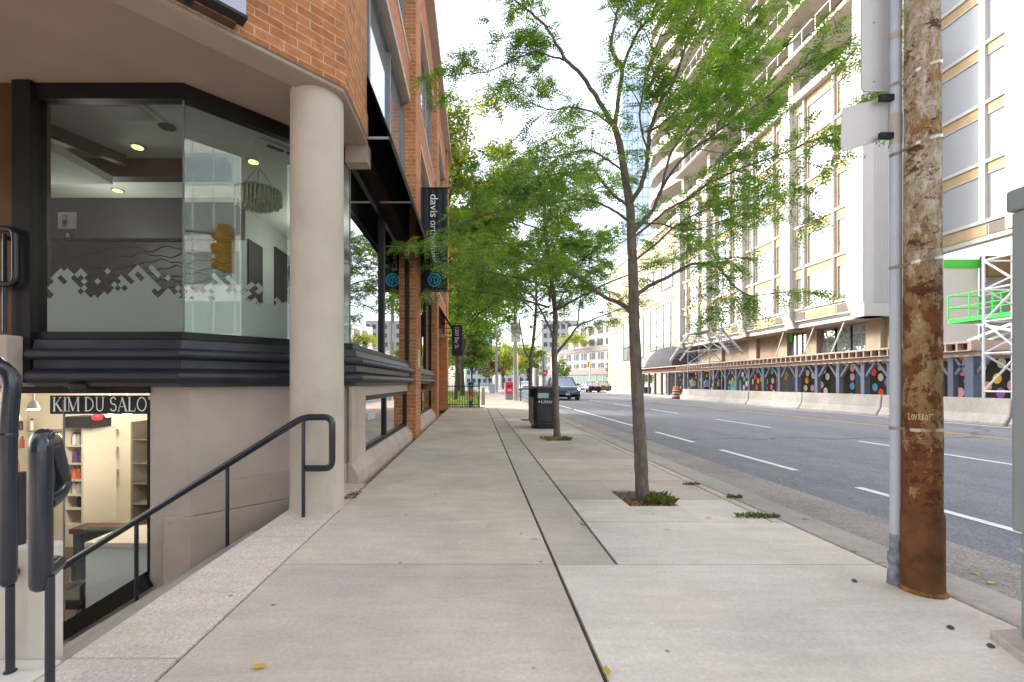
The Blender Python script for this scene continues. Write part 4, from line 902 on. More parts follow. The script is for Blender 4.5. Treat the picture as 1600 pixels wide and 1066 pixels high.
TW = thing('apartment_tower', 'tall beige apartment tower with stacked balconies rising behind the street tree', 'building', (30,72,0))
b = MB(); b.box(28,46,57,65,20,72); b.build('wall', pbr('tower_beige', (.50,.44,.36), .8), TW)
for k in range(17):
    z = 21+k*3.0; rl = MB(); b = MB()
    P = [(25.6,66),(25.0,63.5),(25.0,60.5),(25.8,57.5),(27.6,55.6),(30,55)]
    b.prism(P+[(44,55),(44,66)], z, z+.32); b.build('balcony_slab', pbr('balcony_concrete', (.52,.475,.42), .8) if k == 0 else bpy.data.materials['balcony_concrete'], TW)
    rl.sweep(P+[(44,55)], rect(-.06,0,z+.32,z+1.25)); rl.build('balustrade', pbr('balustrade_panel', (.48,.43,.38), .6) if k == 0 else bpy.data.materials['balustrade_panel'], TW)
    for yy in (58,61.5): b = MB(); b.box(27.93,28.02,yy,yy+2.4,z+.4,z+2.7); b.build('window', FWIN, TW)
    for xx in (29,33,37): b = MB(); b.box(xx,xx+3,56.93,57.02,z+.4,z+2.7); b.build('window', FWIN, TW)
GT = thing('glass_tower', 'pale blue glass tower far behind the trees', 'building', (60,175,0))
b = MB(); b.box(56,70,172,196,0,118); b.build('glazing', BLUG, GT)
b = MB()
for k in range(30): b.box(55.8,70.2,171.8,196.2,4+k*3.6,4.25+k*3.6)
for i in range(8): b.box(56+i*2-.08,56+i*2+.08,171.75,171.95,0,118)
b.build('mullion', pbr('pale_mullion', (.5,.58,.66), .5), GT)

# covered walkway in front of the site
CWk = thing('covered_walkway', 'long timber covered walkway with blue grey Y posts along the building site', 'walkway', (20,30,-.12))
xf = 18.6; zb = 2.36
offs = [353.6,372.5,391,407.7,427.8,450.3,475.2,503,533.8,567.7,606.8,648,694,745]
py = [F*xf/o for o in offs]+[F*xf/776]
py += [38.3+i*1.65 for i in range(1, 9)]
for i, yy in enumerate(sorted(py)):
    w = .10 if yy > 17.4 else .15
    b = MB(); b.box(xf-w,xf+w,yy-w,yy+w,-.12,zb-.18); b.build('post', POSTB, CWk)
    if yy < 36.8:
        b = MB()
        for sg in (-1,1): b.beam((xf,yy+sg*.12,zb-.85),(xf,yy+sg*.62,zb-.19), .1,.12, up=(1,0,0))
        b.build('brace', POSTB, CWk)
b = MB(); b.box(xf-.14,xf+.14,16.4,51,zb-.18,zb); b.box(xf+2.6,xf+2.8,16.4,51,zb-.18,zb); b.build('beam', TIMB, CWk)
yy = 16.4
for i in range(90):
    if yy > 51: break
    if i < 60:
        b = MB(); b.box(xf-.55,xf+3.0,yy,yy+.06,zb+.002,zb+.30); b.build('joist', TIMB, CWk)
    yy += .405
b = MB(); b.box(xf-.57,xf+3,16.35,51,zb+.30,zb+.38); b.box(xf-.57,xf-.552,16.35,36,zb+.002,zb+.035); b.build('edge_board', TIMB, CWk)
b = MB(); b.box(xf-.2,xf+3,16.36,51,zb+.385,zb+.41); b.box(xf+.1,xf+3,16.5,51,zb+.10,zb+.12); b.build('deck', TIMBD, CWk)
b = MB(); b.box(xf-.32,xf-.29,16.5,51,zb+.01,zb+.295); b.build('joist_gap_shade', pbr('joist_gap_dark', (.13,.05,.03), .8, var=.3), CWk)  # added dark backing, stands in for the shade between the joists
b = MB(); b.beam((xf-.6,16.32,zb+.2),(xf+2.2,16.30,zb+.2), .06,.36); b.build('end_beam', TIMB, CWk)
for yy in (18.6,21.6,25.3,30.2,35.0,39.5):
    b = MB(); b.box(xf+.7,xf+.95,yy,yy+.5,zb-.03,zb+.05); b.build('light_fitting', emit('walkway_light', (1,.85,.6), 6), CWk)
# printed hoarding
HW = thing('hoarding', 'black site hoarding printed with coloured dots behind the walkway posts', 'hoarding', (21.4,30,-.12))
xh = 21.35; b = MB(); b.box(xh,xh+.1,10,50.5,-.12,2.33); b.build('board', pbr('hoarding_black', (.007,.007,.010), .5, var=.15), HW)
dc = [(.85,.65,.05),(.85,.12,.45),(.82,.08,.06),(.06,.62,.42),(.34,.14,.60),(.85,.36,.05),(.70,.42,.66),(.60,.72,.66),(.08,.42,.72),(.78,.78,.80)]
dm = [pbr('printed_dot_paint', c, .5, var=.04) for c in dc]
b = MB(); R2 = random.Random(5); pts = []
def dots(y0, y1, n, r=.205, zmax=2.15):
    t = 0
    for i in range(n*30):
        y = R2.uniform(y0+r, y1-r); z = R2.uniform(.0, zmax)
        if all((y-a)**2+(z-c)**2 > (2.15*r)**2 for a, c in pts):
            pts.append((y, z)); k = R2.randrange(len(dc)); m = 18
            b.face([(xh-.004, y+r*.78*cos(2*pi*i_/m), z+r*1.05*sin(2*pi*i_/m)) for i_ in range(m)], k); t += 1
            if t >= n: break
for y0, y1, n in ((12,20.35,110),(22.5,24.3,22),(25.2,25.9,9),(27.0,29.4,28),(31.9,36.1,52)): dots(y0, y1, n)
dots(36.5, 48, 60, .15)
b.build('printed_dots', dm, HW, recalc=False)
m, nt, p, out = newmat('printed_picture'); P = pos(nt)
nz = noise(nt, P, 1.6, 5, .6, (1,1.2,.6)); c = ramp(nt, nz, [(.35,(.02,.05,.12)),(.46,(.05,.14,.30)),(.54,(.05,.03,.02)),(.62,(.28,.14,.04)),(.70,(.55,.36,.12))])
nt.links.new(c, p.inputs['Base Color']); p.inputs['Roughness'].default_value = .5
m2, nt, p, out = newmat('printed_night_picture'); P = pos(nt)
nz = noise(nt, P, 2.4, 6, .65, (1,2.2,.5)); c = ramp(nt, nz, [(.42,(.02,.018,.03)),(.53,(.06,.035,.03)),(.60,(.32,.17,.08)),(.68,(.60,.40,.2))])
nt.links.new(c, p.inputs['Base Color']); p.inputs['Roughness'].default_value = .5
b = MB()
for y0, y1, k in ((20.4,22.5,1),(24.3,25.2,0),(29.4,31.9,0),(25.95,26.95,2),(21.0,21.6,1)):
    if y0 == 21.0: continue
    b.box(xh-.006,xh-.001,y0,y1,-.1,2.3,k)
builds(b, 'printed_picture', [m, m2, pbr('hoarding_charcoal', (.035,.033,.035), .5, var=.3)], HW)
b = MB(); b.box(xh-.007,xh-.001,36.1,37.6,-.1,1.4); b.build('teal_panel', pbr('teal_panel', (.12,.45,.40), .6), HW)
# dome awning
da = thing('dome_awning', 'dark grey domed fabric awning above the far end of the walkway', 'awning', (20.5,47,2.8))
b = MB(); secs = []; y0, y1 = 43.6, 50.8
for i in range(11):
    t = i/10; yy = lerp(y0,y1,t); s_ = sin(pi*min(1,max(0,.12+.80*t)))**.45; z1 = 2.82+2.15*s_*(1-.35*max(0,(t-.55)/.45)**1.5)
    secs.append([V(lerp(18.4,22.3,.5)-2.1*s_*cos(a*pi/10), yy, 2.8+(z1-2.8)*sin(a*pi/10)) for a in range(11)])
b.loft(secs); b.build('fabric', pbr('dome_fabric', (.055,.058,.070), .75, var=.2, scale=1.5, stretch=(1,4,1)), da, smooth=True)
b = MB(); b.tube([(18.6,46,2.86),(18.3,50,2.86)], .05, 6); b.build('rim', FRM, da)
# traffic barriers
XBr = 16.3
def barrier():
    f = MB(); L = 4.28; prof = [(-.30,0),(-.30,.08),(-.26,.11),(-.13,.34),(-.085,.83),(.085,.83),(.13,.34),(.26,.11),(.30,.08),(.30,0)]
    secs = []
    for y, s_ in ((0,.88),(.03,1),(L-.03,1),(L,.88)): secs.append([V(x*s_, y, z*(1 if s_ == 1 else .985)) for x, z in prof])
    f.loft(secs); return f
BR = barrier(); ordn = ['first concrete barrier, beside the orange traffic barrel','second concrete barrier counted from the orange barrel','third concrete barrier counted from the orange barrel','fourth concrete barrier counted from the orange barrel, rust stained','concrete barrier passing behind the rusty pole','concrete barrier next to the grey cabinet at the right edge']
ye = 35.35; b0 = None
for i in range(6):
    t = thing('concrete_barrier', ordn[i], 'barrier', (XBr,ye-4.35*(i+1),RZ), 'concrete barriers along the building site')
    o = BR.build('block', BARR, None, origin=(0,0,0)) if b0 is None else b0.copy()
    if b0 is None: b0 = o
    else: C.objects.link(o)
    o.parent = t; o.location = (R.uniform(-.03,.03),0,0); o.rotation_euler = (0,0,R.uniform(-.006,.006))
tb_ = thing('traffic_barrel', 'orange traffic barrel with white and black bands at the end of the barriers', 'barrel', (16.1,36.1,RZ))
b = MB(); b.lathe((16.1,36.1,RZ), [(.36,0),(.36,.06)], 20); b.build('base', BLKM, tb_)
prof = [(.30,.06),(.29,.3),(.27,.3),(.265,.52),(.25,.52),(.245,.74),(.23,.74),(.22,.96),(.1,1.02)]
b = MB(); b.lathe((16.1,36.1,RZ), prof, 20); b.build('body', ORNG, tb_)
b = MB()
for z, r_ in ((.20,.302),(.42,.277),(.64,.257)): b.lathe((16.1,36.1,RZ), [(r_,z),(r_-.006,z+.09)], 20)
b.build('reflective_band', WHITE, tb_); b = MB()
for z, r_ in ((.11,.304),(.33,.279),(.55,.258)): b.lathe((16.1,36.1,RZ), [(r_,z),(r_-.006,z+.08)], 20)
b.build('black_band', BLKM, tb_)
# scaffolds
def scaffold(t, xs, ys, zs, r=.028, base=RZ, diag=True):
    for x in xs:
        for y in ys: b = MB(); b.tube([(x,y,base),(x,y,zs[-1]+.15)], r, 8); b.build('standard', SCAF, t, smooth=True)
    b = MB()
    for z in zs:
        for x in xs: b.tube([(x,ys[0],z),(x,ys[-1],z)], r*.8, 6)
        for y in ys: b.tube([(xs[0],y,z),(xs[-1],y,z)], r*.8, 6)
    builds(b, 'ledger', SCAF, t, smooth=True)
    if diag:
        b = MB()
        for k in range(len(zs)-1):
            for y in (ys[0],ys[-1]): b.tube([(xs[0],y,zs[k]),(xs[-1],y,zs[k+1])] if k % 2 else [(xs[-1],y,zs[k]),(xs[0],y,zs[k+1])], r*.8, 6)
            for x in (xs[0],xs[-1]): b.tube([(x,ys[0],zs[k]),(x,ys[-1],zs[k+1])] if k % 2 else [(x,ys[-1],zs[k]),(x,ys[0],zs[k+1])], r*.8, 6)
        b.build('diagonal_brace', SCAF, t, smooth=True)
SCAF = pbr('scaffold_white', (.66,.67,.70), .45, .2, var=.05)
SCAFG = SCAF
t = thing('scaffold', 'white tubular scaffold tower beside the green lift at the right', 'scaffold', (18.4,15,RZ)); scaffold(t, [17.5,18.5,19.6], [14.4,15.45], [.9,2.2,3.3,4.4,5.4], .04)
b = MB(); b.box(17.6,19.5,14.4,15.4,3.32,3.37); b.build('platform', TIMB, t); b = MB(); b.box(17.45,18.3,15.3,15.6,RZ,.12); b.build('base_jack', ORNG, t)
t = thing('scaffold', 'grey scaffold with stairs and a high platform above the walkway', 'scaffold', (18,34,RZ)); SCAF = pbr('scaffold_grey', (.26,.27,.30), .5, .3); scaffold(t, [17.3,18.2], [33.2,36.6], [2.75,3.7,5.1,5.9], .035)
b = MB(); b.box(17.2,18.3,33.2,36.6,5.1,5.2); b.build('platform', pbr('scaffold_deck', (.30,.31,.33), .6), t)
for ya, yb in ((36.7,40.0),(33.1,30.6)):
    b = MB()
    for x in (17.3,18.2): b.beam((x,ya,5.1),(x,yb,3.2), .05,.2)
    for i in range(8): b.box(17.32,18.18,lerp(ya,yb,(i+.5)/8)-.12,lerp(ya,yb,(i+.5)/8)+.12,lerp(5.1,3.2,(i+.5)/8),lerp(5.1,3.2,(i+.5)/8)+.03)
    for i in range(9): yy = lerp(ya,yb,i/8); z = lerp(5.1,3.2,i/8); b.tube([(17.28,yy,z),(17.28,yy,z+.9)], .02, 5)
    b.tube([(17.28,ya,6.0),(17.28,yb,4.1)], .025, 5); b.build('stair_flight', SCAF, t)
lf = thing('scissor_lift', 'bright green aerial lift platform raised in front of the smooth white wall', 'lift', (24.2,20.5,-.1))
x0, x1, y0, y1, z0 = 23.4, 24.9, 18.4, 22.2, 4.12
b = MB(); b.box(x0,x1,y0,y1,z0,z0+.2); b.build('platform', PAINTG, lf)
b = MB()
for x in (x0,x1):
    for i in range(5): yy = lerp(y0,y1,i/4); b.tube([(x,yy,z0+.2),(x,yy,z0+1.35)], .03, 6)
    for z in (.75,1.35): b.tube([(x,y0,z0+z),(x,y1,z0+z)], .025, 6)
for y in (y0,y1):
    for z in (.75,1.35): b.tube([(x0,y,z0+z),(x1,y,z0+z)], .025, 6)
b.build('guard_rail', PAINTG, lf, smooth=True)
b = MB()
for k in range(4):
    za, zz = .6+k*.88, .6+(k+1)*.88
    for x in (x0+.3,x1-.3): b.beam((x,y0+.6,za),(x,y1-.6,zz), .06,.12); b.beam((x+.08,y1-.6,za),(x+.08,y0+.6,zz), .06,.12)
b.build('scissor_arms', GALV, lf); b = MB(); b.box(x0,x1,y0+.2,y1-.2,.15,.6); b.build('chassis', PAINTG, lf)
for sy in (y0+.7,y1-.7):
    for sx in (x0+.05,x1-.05): b = MB(); b.tube([(sx-.12,sy,.16),(sx+.12,sy,.16)], .27, 14); b.build('wheel', TYRE, lf, smooth=True)

# ================================================================== NEAR POLE, CABINET
pc = V(2.575, 2.585, 0); prad = lambda z: .0885-.0115*z/3.3
UP = thing('utility_pole', 'thick rusty utility pole with flaking paint and steel bands on the near sidewalk', 'pole', pc)
b = MB(); prof = [(prad(z)+.0009*sin(z*9)+.0006*sin(z*31), z) for z in [.46+i*.06 for i in range(80)]]; b.lathe(pc, prof, 44); b.build('shaft', RUST, UP, smooth=True)
b = MB(); b.lathe(pc, [(.0965,-.02),(.0955,.05),(.0945,.20),(.0945,.43),(.0935,.447),(.089,.462)], 40); b.build('base_sleeve', RUSTB, UP, smooth=True)
b = MB(); b.lathe(pc, [(.112,-.01),(.105,.010),(.097,.022)], 24); b.build('base_rust', pbr('base_rust', (.25,.12,.03), .9, var=.6, scale=25, bmp=1, bscale=40, bd=.01), UP, smooth=True)
cpx = V(2.502, 2.672, 0)
CP = thing('conduit_pipe', 'grey plastic conduit pipe strapped to the left side of the rusty pole', 'pipe', cpx)
b = MB(); b.lathe(cpx, [(.028,.27),(.028,5)], 24); b.build('pipe', PIPE, CP, smooth=True)
for z0, z1 in ((2.62,2.80),(3.24,3.28)):
    b = MB(); b.lathe(cpx, [(.030,z0),(.0305,(z0+z1)/2),(.030,z1)], 20); b.build('coupling', pbr('tan_coupling', (.42,.39,.33), .5), CP, smooth=True)
b = MB(); b.lathe(cpx-V(.003,0,0), [(.040,0),(.038,.03),(.036,.08),(.031,.085),(.031,.13),(.037,.135),(.036,.19),(.027,.195),(.027,.30)], 20); b.build('base_fitting', pbr('weathered_fitting', (.22,.24,.27), .6, var=.5, scale=20), CP, smooth=True)
b = MB(); b.tube([(cpx.x+.005,cpx.y-.030,.19),(cpx.x+.008,cpx.y-.033,.27),(cpx.x+.002,cpx.y-.029,.35)], .003, 6); b.build('green_wire', pbr('green_wire', (.03,.20,.15), .5), CP)
for v, tl in ((672,.004),(404,.012),(215,.02),(99,.022)):
    z = yp(1440,v,2.52).z; b = MB(); rr = prad(z)+.0025; pts = [(cpx.x-.031,cpx.y+.012,z-tl*1.3),(cpx.x-.026,cpx.y-.018,z-tl*1.2),(cpx.x-.008,cpx.y-.032,z-tl*1.1)]
    for i in range(15):
        a = radians(-168+i*14); pts.append((pc.x+rr*cos(a), pc.y+rr*sin(a), z+tl*cos(a)))
    for i in range(len(pts)-1):
        p, q = Vector(pts[i]), Vector(pts[i+1]); b.face([p-V(0,0,.009),q-V(0,0,.009),q+V(0,0,.009),p+V(0,0,.009)])
    b.build('steel_band', STEEL, UP, smooth=True, recalc=False)
# graffiti tag scribbled in paint marker
b = MB(); z0 = yp(0,657,2.52).z; hz_ = .036; sp = ['"','L','O','V','E','B','O','T','"']; th0 = radians(-180)
strokes = {'L': [[(0,1),(-.1,.0),(.5,.05)]], 'O': [arc(.3,.45,.28,.4,60,420,10)], 'V': [[(0,.9),(.25,.02),(.55,.95)]], 'E': [[(.55,.95),(.1,.8),(.4,.5),(.05,.25),(.6,.02)]], 'B': [[(.1,0),(.2,1),(.55,.8),(.2,.5),(.6,.3),(.1,0)]], 'T': [[(.3,0),(.35,.95)],[(0,.9),(.75,1)]], '"': [[(.1,.8),(.12,1.05)],[(.25,.8),(.27,1.05)]]}
xx = 0
for c in sp:
    for pl in strokes[c]:
        for i in range(len(pl)-1):
            p, q = Vector(pl[i]), Vector(pl[i+1]); d = (q-p).normalized(); nn = Vector((-d.y,d.x))*.055; qd = []
            for k in (p+nn,q+nn,q-nn,p-nn):
                a = th0+(xx+k.x*.9)*.235; rg = prad(z0)+.0014; qd.append((pc.x+rg*cos(a), pc.y+rg*sin(a), z0+k.y*hz_))
            b.face(qd)
    xx += .70 if c != '"' else .35
b.build('graffiti', pbr('marker_paint', (.75,.62,.36), .6, var=.05), UP, recalc=False)
sg = thing('road_sign', 'tall grey road sign back beside the pipe at the top of the rusty pole', 'sign', (2.25,2.56,2.85))
def rr_(x0, x1, z0, z1, r=.03): return [(cx+r*cos(radians(a)), cz+r*sin(radians(a))) for cx, cz, a0 in ((x1-r,z1-r,0),(x0+r,z1-r,90),(x0+r,z0+r,180),(x1-r,z0+r,270)) for a in range(a0, a0+91, 15)]
q0 = yp(1346,143,2.68); q1 = yp(1398,-60,2.68)
b = MB(); b.extr([(x,2.68,z) for x, z in rr_(q0.x,q1.x,q0.z,q1.z+.2)], (0,.006,0)); b.build('panel', SIGNB, sg)
b = MB()
for v in (36,128): b.lathe(yp(1366,v,2.675), [(.0,0),(.006,.003)], 8)
b.build('bolt', GALV, sg)
sg = thing('road_sign', 'lower tilted pale sign back sticking out to the left of the pipe', 'sign', (2.2,2.58,2.6))
pl = [yp(u,v,2.72-(u-1315)*.0004) for u, v in ((1396,149),(1352,160),(1320,168),(1316,173),(1314,229),(1318,236),(1326,235),(1396,213))]
b = MB(); b.extr(pl, (0,.006,0)); b.build('panel', SIGNB2, sg)
b = MB()
for v0, v1 in ((152,158),(212,217)): q0 = yp(1374,v1,2.665); q1 = yp(1396,v0-4,2.665); b.box(q0.x,q1.x,2.655,2.675,q0.z,q1.z)
builds(b, 'clip', BLKM, sg)
cb = thing('traffic_cabinet', 'grey green metal control cabinet on a concrete footing at the right edge', 'cabinet', (2.55,2.0,0))
Yc_ = 2.06; q0 = yp(1579,829,Yc_); xl = q0.x; z1 = yp(1579,333,Yc_).z
b = MB(); b.box(xl,xl+.5,1.52,Yc_,q0.z,z1); b.build('body', CABM, cb, bevel=.012)
q = yp(1587.5,1012,Yc_); b = MB(); b.box(q.x,q.x+.46,1.54,Yc_-.015,.035,q0.z-.002); b.build('pedestal', CABM, cb, bevel=.01)
b = MB(); zz = yp(0,856,Yc_).z; b.box(q.x-.004,q.x+.464,1.535,Yc_-.01,zz-.01,zz); b.build('seam', GALV, cb)
b = MB(); b.box(xl-.004,xl+.52,1.49,Yc_+.02,z1+.002,yp(0,297,Yc_).z); b.build('cap', CABM, cb, bevel=.015)
q0 = yp(1592,640,1.96); q1 = yp(1592,565,1.96); b = MB(); b.box(xl-.012,xl,1.6,1.96,q0.z,q1.z); b.build('plate', pbr('brown_plate', (.17,.13,.12), .5), cb)
b = MB(); b.prism([(2.335,1.90),(2.25,1.5),(3.0,1.45),(3.0,2.2),(2.415,2.11)], -.1, .035); b.build('footing', CURB, cb, bevel=.01)

# ================================================================== STREET FURNITURE
lb = thing('litter_bin', 'black and taupe public litter bin between the street trees', 'bin', (1.75,11.9,0))
x0, x1, y0, y1, zt = 1.49, 2.16, 11.55, 12.55, 1.07
b = MB(); b.loft([[V(lerp(x0,x1,.5)+sx*(x1-x0)/2*w, lerp(y0,y1,.5)+sy*(y1-y0)/2*w, z) for sx, sy in ((-1,-.8),(-.75,-1),(.75,-1),(1,-.8),(1,.8),(.75,1),(-.75,1),(-1,.8))] for w, z in ((.86,.0),(.90,.06),(1,.25),(1,.70),(.97,.72),(.97,zt-.01))]); b.build('body', pbr('bin_charcoal', (.028,.03,.034), .5, var=.15), lb)
b = MB(); b.loft([[V(x0-.012,y0+.12,.10),V(x0-.012,y1-.12,.10),V(x0-.012,y1-.12,.78),V(x0-.012,y0+.12,.78)],[V(x0+.05,y0+.12,.10),V(x0+.05,y1-.12,.10),V(x0+.05,y1-.12,.78),V(x0+.05,y0+.12,.78)]]); b.build('side_panel', pbr('bin_taupe', (.22,.18,.14), .5), lb)
b = MB()
for i in range(3): yy = y0+.14+i*.25; b.box(x0-.014,x0+.02,yy,yy+.19,.82,1.02)
b.build('slot', pbr('slot_black', (.004,.004,.004), .9), lb)
b = MB(); b.prism([(x0-.01,y0+.03),(x1+.01,y0-.02),(x1+.01,y1),(x0-.01,y1)], zt-.012, zt+.035); b.build('lid', pbr('bin_lid', (.18,.11,.07), .6), lb, bevel=.012)
b = MB(); b.box(x0+.10,x0+.38,y0-.012,y0+.01,.80,.93); b.build('notice', pbr('pale_blue_notice', (.42,.55,.60), .5), lb)
b = MB(); b.text('Litter', .135, (x0+.18,y0-.016,.67), (1,0,0), (0,0,1)); b.lathe((x0+.135,y0-.012,.71), [(.0,-.03),(.035,0),(.0,.03)], 10); b.build('lettering', LETW, lb)
b = MB()
for i in range(8): b.box(x0+.12+i*.06,x0+.135+i*.06,y0-.008,y0+.02,.12,.58)
for i in range(6): b.box(x0+.11,x0+.56,y0-.006,y0+.02,.14+i*.08,.152+i*.08)
b.build('grille', pbr('grille_grey', (.06,.06,.075), .5), lb)
mb_ = thing('mailbox', 'red street mailbox with a grey base near the tall thin pole', 'mailbox', (2.35,31.7,0)); cx, cy = 2.38, 31.7
b = MB(); b.box(cx-.33,cx+.33,cy-.3,cy+.3,0,.42); b.build('base', pbr('mailbox_grey', (.25,.26,.30), .5), mb_, bevel=.02)
b = MB(); b.extr([(cx-.33,cy+.3,.42),(cx-.33,cy-.3,.42),(cx-.33,cy-.3,1.0)]+[(cx-.33,cy-.3*cos(a*pi/12),1.0+.28*sin(a*pi/12)) for a in range(1,7)]+[(cx-.33,cy+.3,1.22)], (.66,0,0)); b.build('body', REDP, mb_, bevel=.02)
b = MB(); b.box(cx-.2,cx+.2,cy-.31,cy-.28,.93,1.02); b.build('slot', BLKM, mb_); b = MB(); b.box(cx-.16,cx+.12,cy-.306,cy-.29,.6,.75); b.build('notice', WHITE, mb_)
GPOLE = pbr('weathered_pole', (.36,.34,.33), .8, var=.2, scale=2, stretch=(1,1,.3))
t = thing('street_pole', 'tall weathered concrete pole beside the red mailbox', 'pole', (2.62,30,0)); b = MB(); b.tube([(2.62,30,-.05),(2.62,30,9.5)], [.15,.09], 12); b.build('shaft', GPOLE, t, smooth=True); b = MB(); b.box(2.32,2.62,29.86,29.88,3.9,5.2); b.box(2.68,2.95,29.86,29.88,3.9,5.2); b.build('sign_panel', SIGNB, t)
t = thing('street_pole', 'pale slim pole beyond the mailbox near the park edge', 'pole', (2.4,53,0)); b = MB(); b.tube([(2.4,53,-.05),(2.4,53,9)], [.16,.09], 10); b.build('shaft', GPOLE, t, smooth=True)
t = thing('parking_post', 'thin dark post at the kerb beside the tall concrete pole', 'post', (2.85,29.2,0)); b = MB(); b.tube([(2.9,29.2,-.05),(2.9,29.2,1.6)], .035, 8); b.build('post', BLKM, t)
t = thing('sign_post', 'grey steel post with a small red no entry sign behind the litter bin', 'sign', (2.83,18.6,0)); b = MB(); b.tube([(2.83,18.6,-.05),(2.83,18.6,2.35)], .085, 12); b.build('post', GALV, t, smooth=True)
b = MB(); b.tube([(2.84,18.5,1.60),(2.84,18.485,1.60)], .12, 18); b.build('disc', REDP, t); b = MB(); b.box(2.76,2.92,18.478,18.484,1.58,1.62); b.build('bar', LETW, t)
# park fence and painted post
pf = thing('park_fence', 'black iron picket fence across the end of the sidewalk beside the lawn', 'fence', (-.6,21.25,0)); Yf = 21.25
for i in range(13): b = MB(); x = lerp(-1.36,.05,i/12.0); b.tube([(x,Yf,.06),(x,Yf,1.12)], .012, 6); b.build('picket', BLKM, pf)
b = MB(); b.box(-1.36,.12,Yf-.02,Yf+.02,.15,.19); b.box(-1.36,.12,Yf-.02,Yf+.02,1.0,1.04); b.build('rail', BLKM, pf); b = MB(); b.box(.10,.17,Yf-.035,Yf+.035,0,1.38); b.build('post', BLKM, pf)
b = MB(); b.box(-1.36,-.75,Yf-.08,Yf+.1,-.02,.06); b.box(-.7,.4,Yf-.05,Yf+.6,-.02,.03); b.build('footing', CURB, pf)
tp = thing('painted_post', 'dark post painted with pink, magenta, yellow and blue discs behind the park fence', 'post', (-.27,21.9,0)); cx, cy = -.27, 21.9
b = MB(); b.lathe((cx,cy,.03), [(.10,0),(.10,.2),(.13,.22),(.14,1.05),(.17,1.08),(.17,1.16),(.10,1.2)], 14); b.build('post', pbr('painted_post_black', (.02,.025,.04), .5), tp, smooth=True)
for z, c, r_ in ((1.02,(.03,.45,.40),.10),(.86,(.75,.12,.42),.12),(.66,(.62,.03,.22),.12),(.44,(.80,.40,.03),.13),(.22,(.03,.16,.45),.11)):
    b = MB(); b.tube([(cx,cy-.13,z),(cx,cy-.155,z)], r_, 16); b.build('disc', pbr('disc_paint', c, .5, var=.2, scale=12), tp)
t = thing('bollard', 'short grey stone bollard beside the fence end', 'bollard', (.36,23.8,0)); b = MB(); b.lathe((.36,23.8,-.02), [(.11,0),(.11,.9),(.06,.98)], 12); b.build('post', pbr('bollard_stone', (.28,.25,.22), .8), t, smooth=True)
t = thing('waste_box', 'small pale blue grey box far down the sidewalk beside the slim pole', 'box', (1.9,50,0)); b = MB(); b.box(1.5,2.1,50,50.6,-.02,.95); b.build('body', pbr('pale_blue_box', (.36,.42,.5), .5), t, bevel=.05); b = MB(); b.box(1.48,2.12,49.98,50.62,.95,1.02); b.build('lid', GALV, t)
# distant intersection
MR = thing('apartment_block', 'low pale apartment block with dark windows facing the far intersection', 'building', (27,105,0))
d = V(21.4-36.5, 120-90, 0); L = d.length; d.normalize(); n = V(-d.y, d.x, 0); n = n if n.y < 0 else -n
o = V(36.5,90,0); ext = 12.0
o = o-d*6; L += 14
def mq(a, z, q): return o+d*a+n*q+V(0,0,z)
def mbox(b, a0, a1, z0, z1, q0, q1, m=0):
    b.add([mq(a,z,q) for z in (z0,z1) for q in (q0,q1) for a in (a0,a1)], [(0,2,3,1),(4,5,7,6),(0,1,5,4),(2,6,7,3),(0,4,6,2),(1,3,7,5)], m)
b = MB(); mbox(b,0,L,0,9.6,-14,0); mbox(b,0,L*.8,9.6,16,-14,-3); b.build('wall', pbr('pale_render', (.50,.475,.45), .8, var=.05), MR)
b = MB(); mbox(b,-.2,L+.2,8.6,9.7,.0,.25); mbox(b,-.2,L+.2,3.1,4.4,0,.3); b.build('cornice', pbr('taupe_band', (.30,.25,.235), .8), MR)
na = 16
for i in range(na):
    a0 = lerp(0,L,(i+.18)/na); a1 = lerp(0,L,(i+.85)/na)
    for z0, z1 in ((4.7,5.8),(6.7,8.3)):
        f = MB(); mbox(f,a0,a1,z0,z1,.02,.10); fo = f.build('window', pbr('window_grey', (.30,.29,.28), .5), MR) if 0 else None
        f = MB(); mbox(f,a0-.08,a1+.08,z0-.08,z0,.0,.14); mbox(f,a0-.08,a1+.08,z1,z1+.08,.0,.14); mbox(f,(a0+a1)/2-.05,(a0+a1)/2+.05,z0,z1,.02,.12); fo = f.build('window', WHITE, MR)
        p = MB(); mbox(p,a0,a1,z0,z1,.01,.05); p.build('pane', FWIN, fo)
b = MB(); mbox(b,1,L-1,.3,3.0,.02,.12); b.build('shopfront', pbr('green_shopfront', (.16,.23,.20), .3), MR)
b = MB()
for i in range(20): mbox(b,lerp(1,L-1,i/20),lerp(1,L-1,i/20)+.15,.0,3.0,.13,.2)
b.build('shopfront_mullion', WHITE, MR)
for z in (10.4,13.2):
    b = MB()
    for i in range(12): a = lerp(1,L*.78,i/12); mbox(b,a,a+1.8,z,z+1.6,-2.98,-2.9)
    builds(b, 'upper_window', FWIN, MR)
for x0, x1, y0, y1, h, lab, mt in ((8,18,150,170,13,'white low block at the end of the street behind the traffic signals',pbr('far_white_render',(.45,.44,.43),.8)),(-4,6,165,180,20,'grey green slab far down the street behind the park trees',pbr('grey_green_render',(.4,.5,.47),.7)),(22,34,150,175,22,'pale apartment house above the low block roofline',pbr('pale_grey_render',(.42,.41,.40),.8))):
    t = thing('far_building', lab, 'building', ((x0+x1)/2,y0,0)); b = MB(); b.box(x0,x1,y0,y1,0,h); b.build('wall', mt, t)
    for k in range(int(h/3)): b = MB(); [b.box(x0+.6+i*2.0,x0+1.8+i*2.0,y0-.05,y0+.02,1.2+k*3,2.7+k*3) for i in range(int((x1-x0)/2))]; builds(b, 'window', FWIN, t)
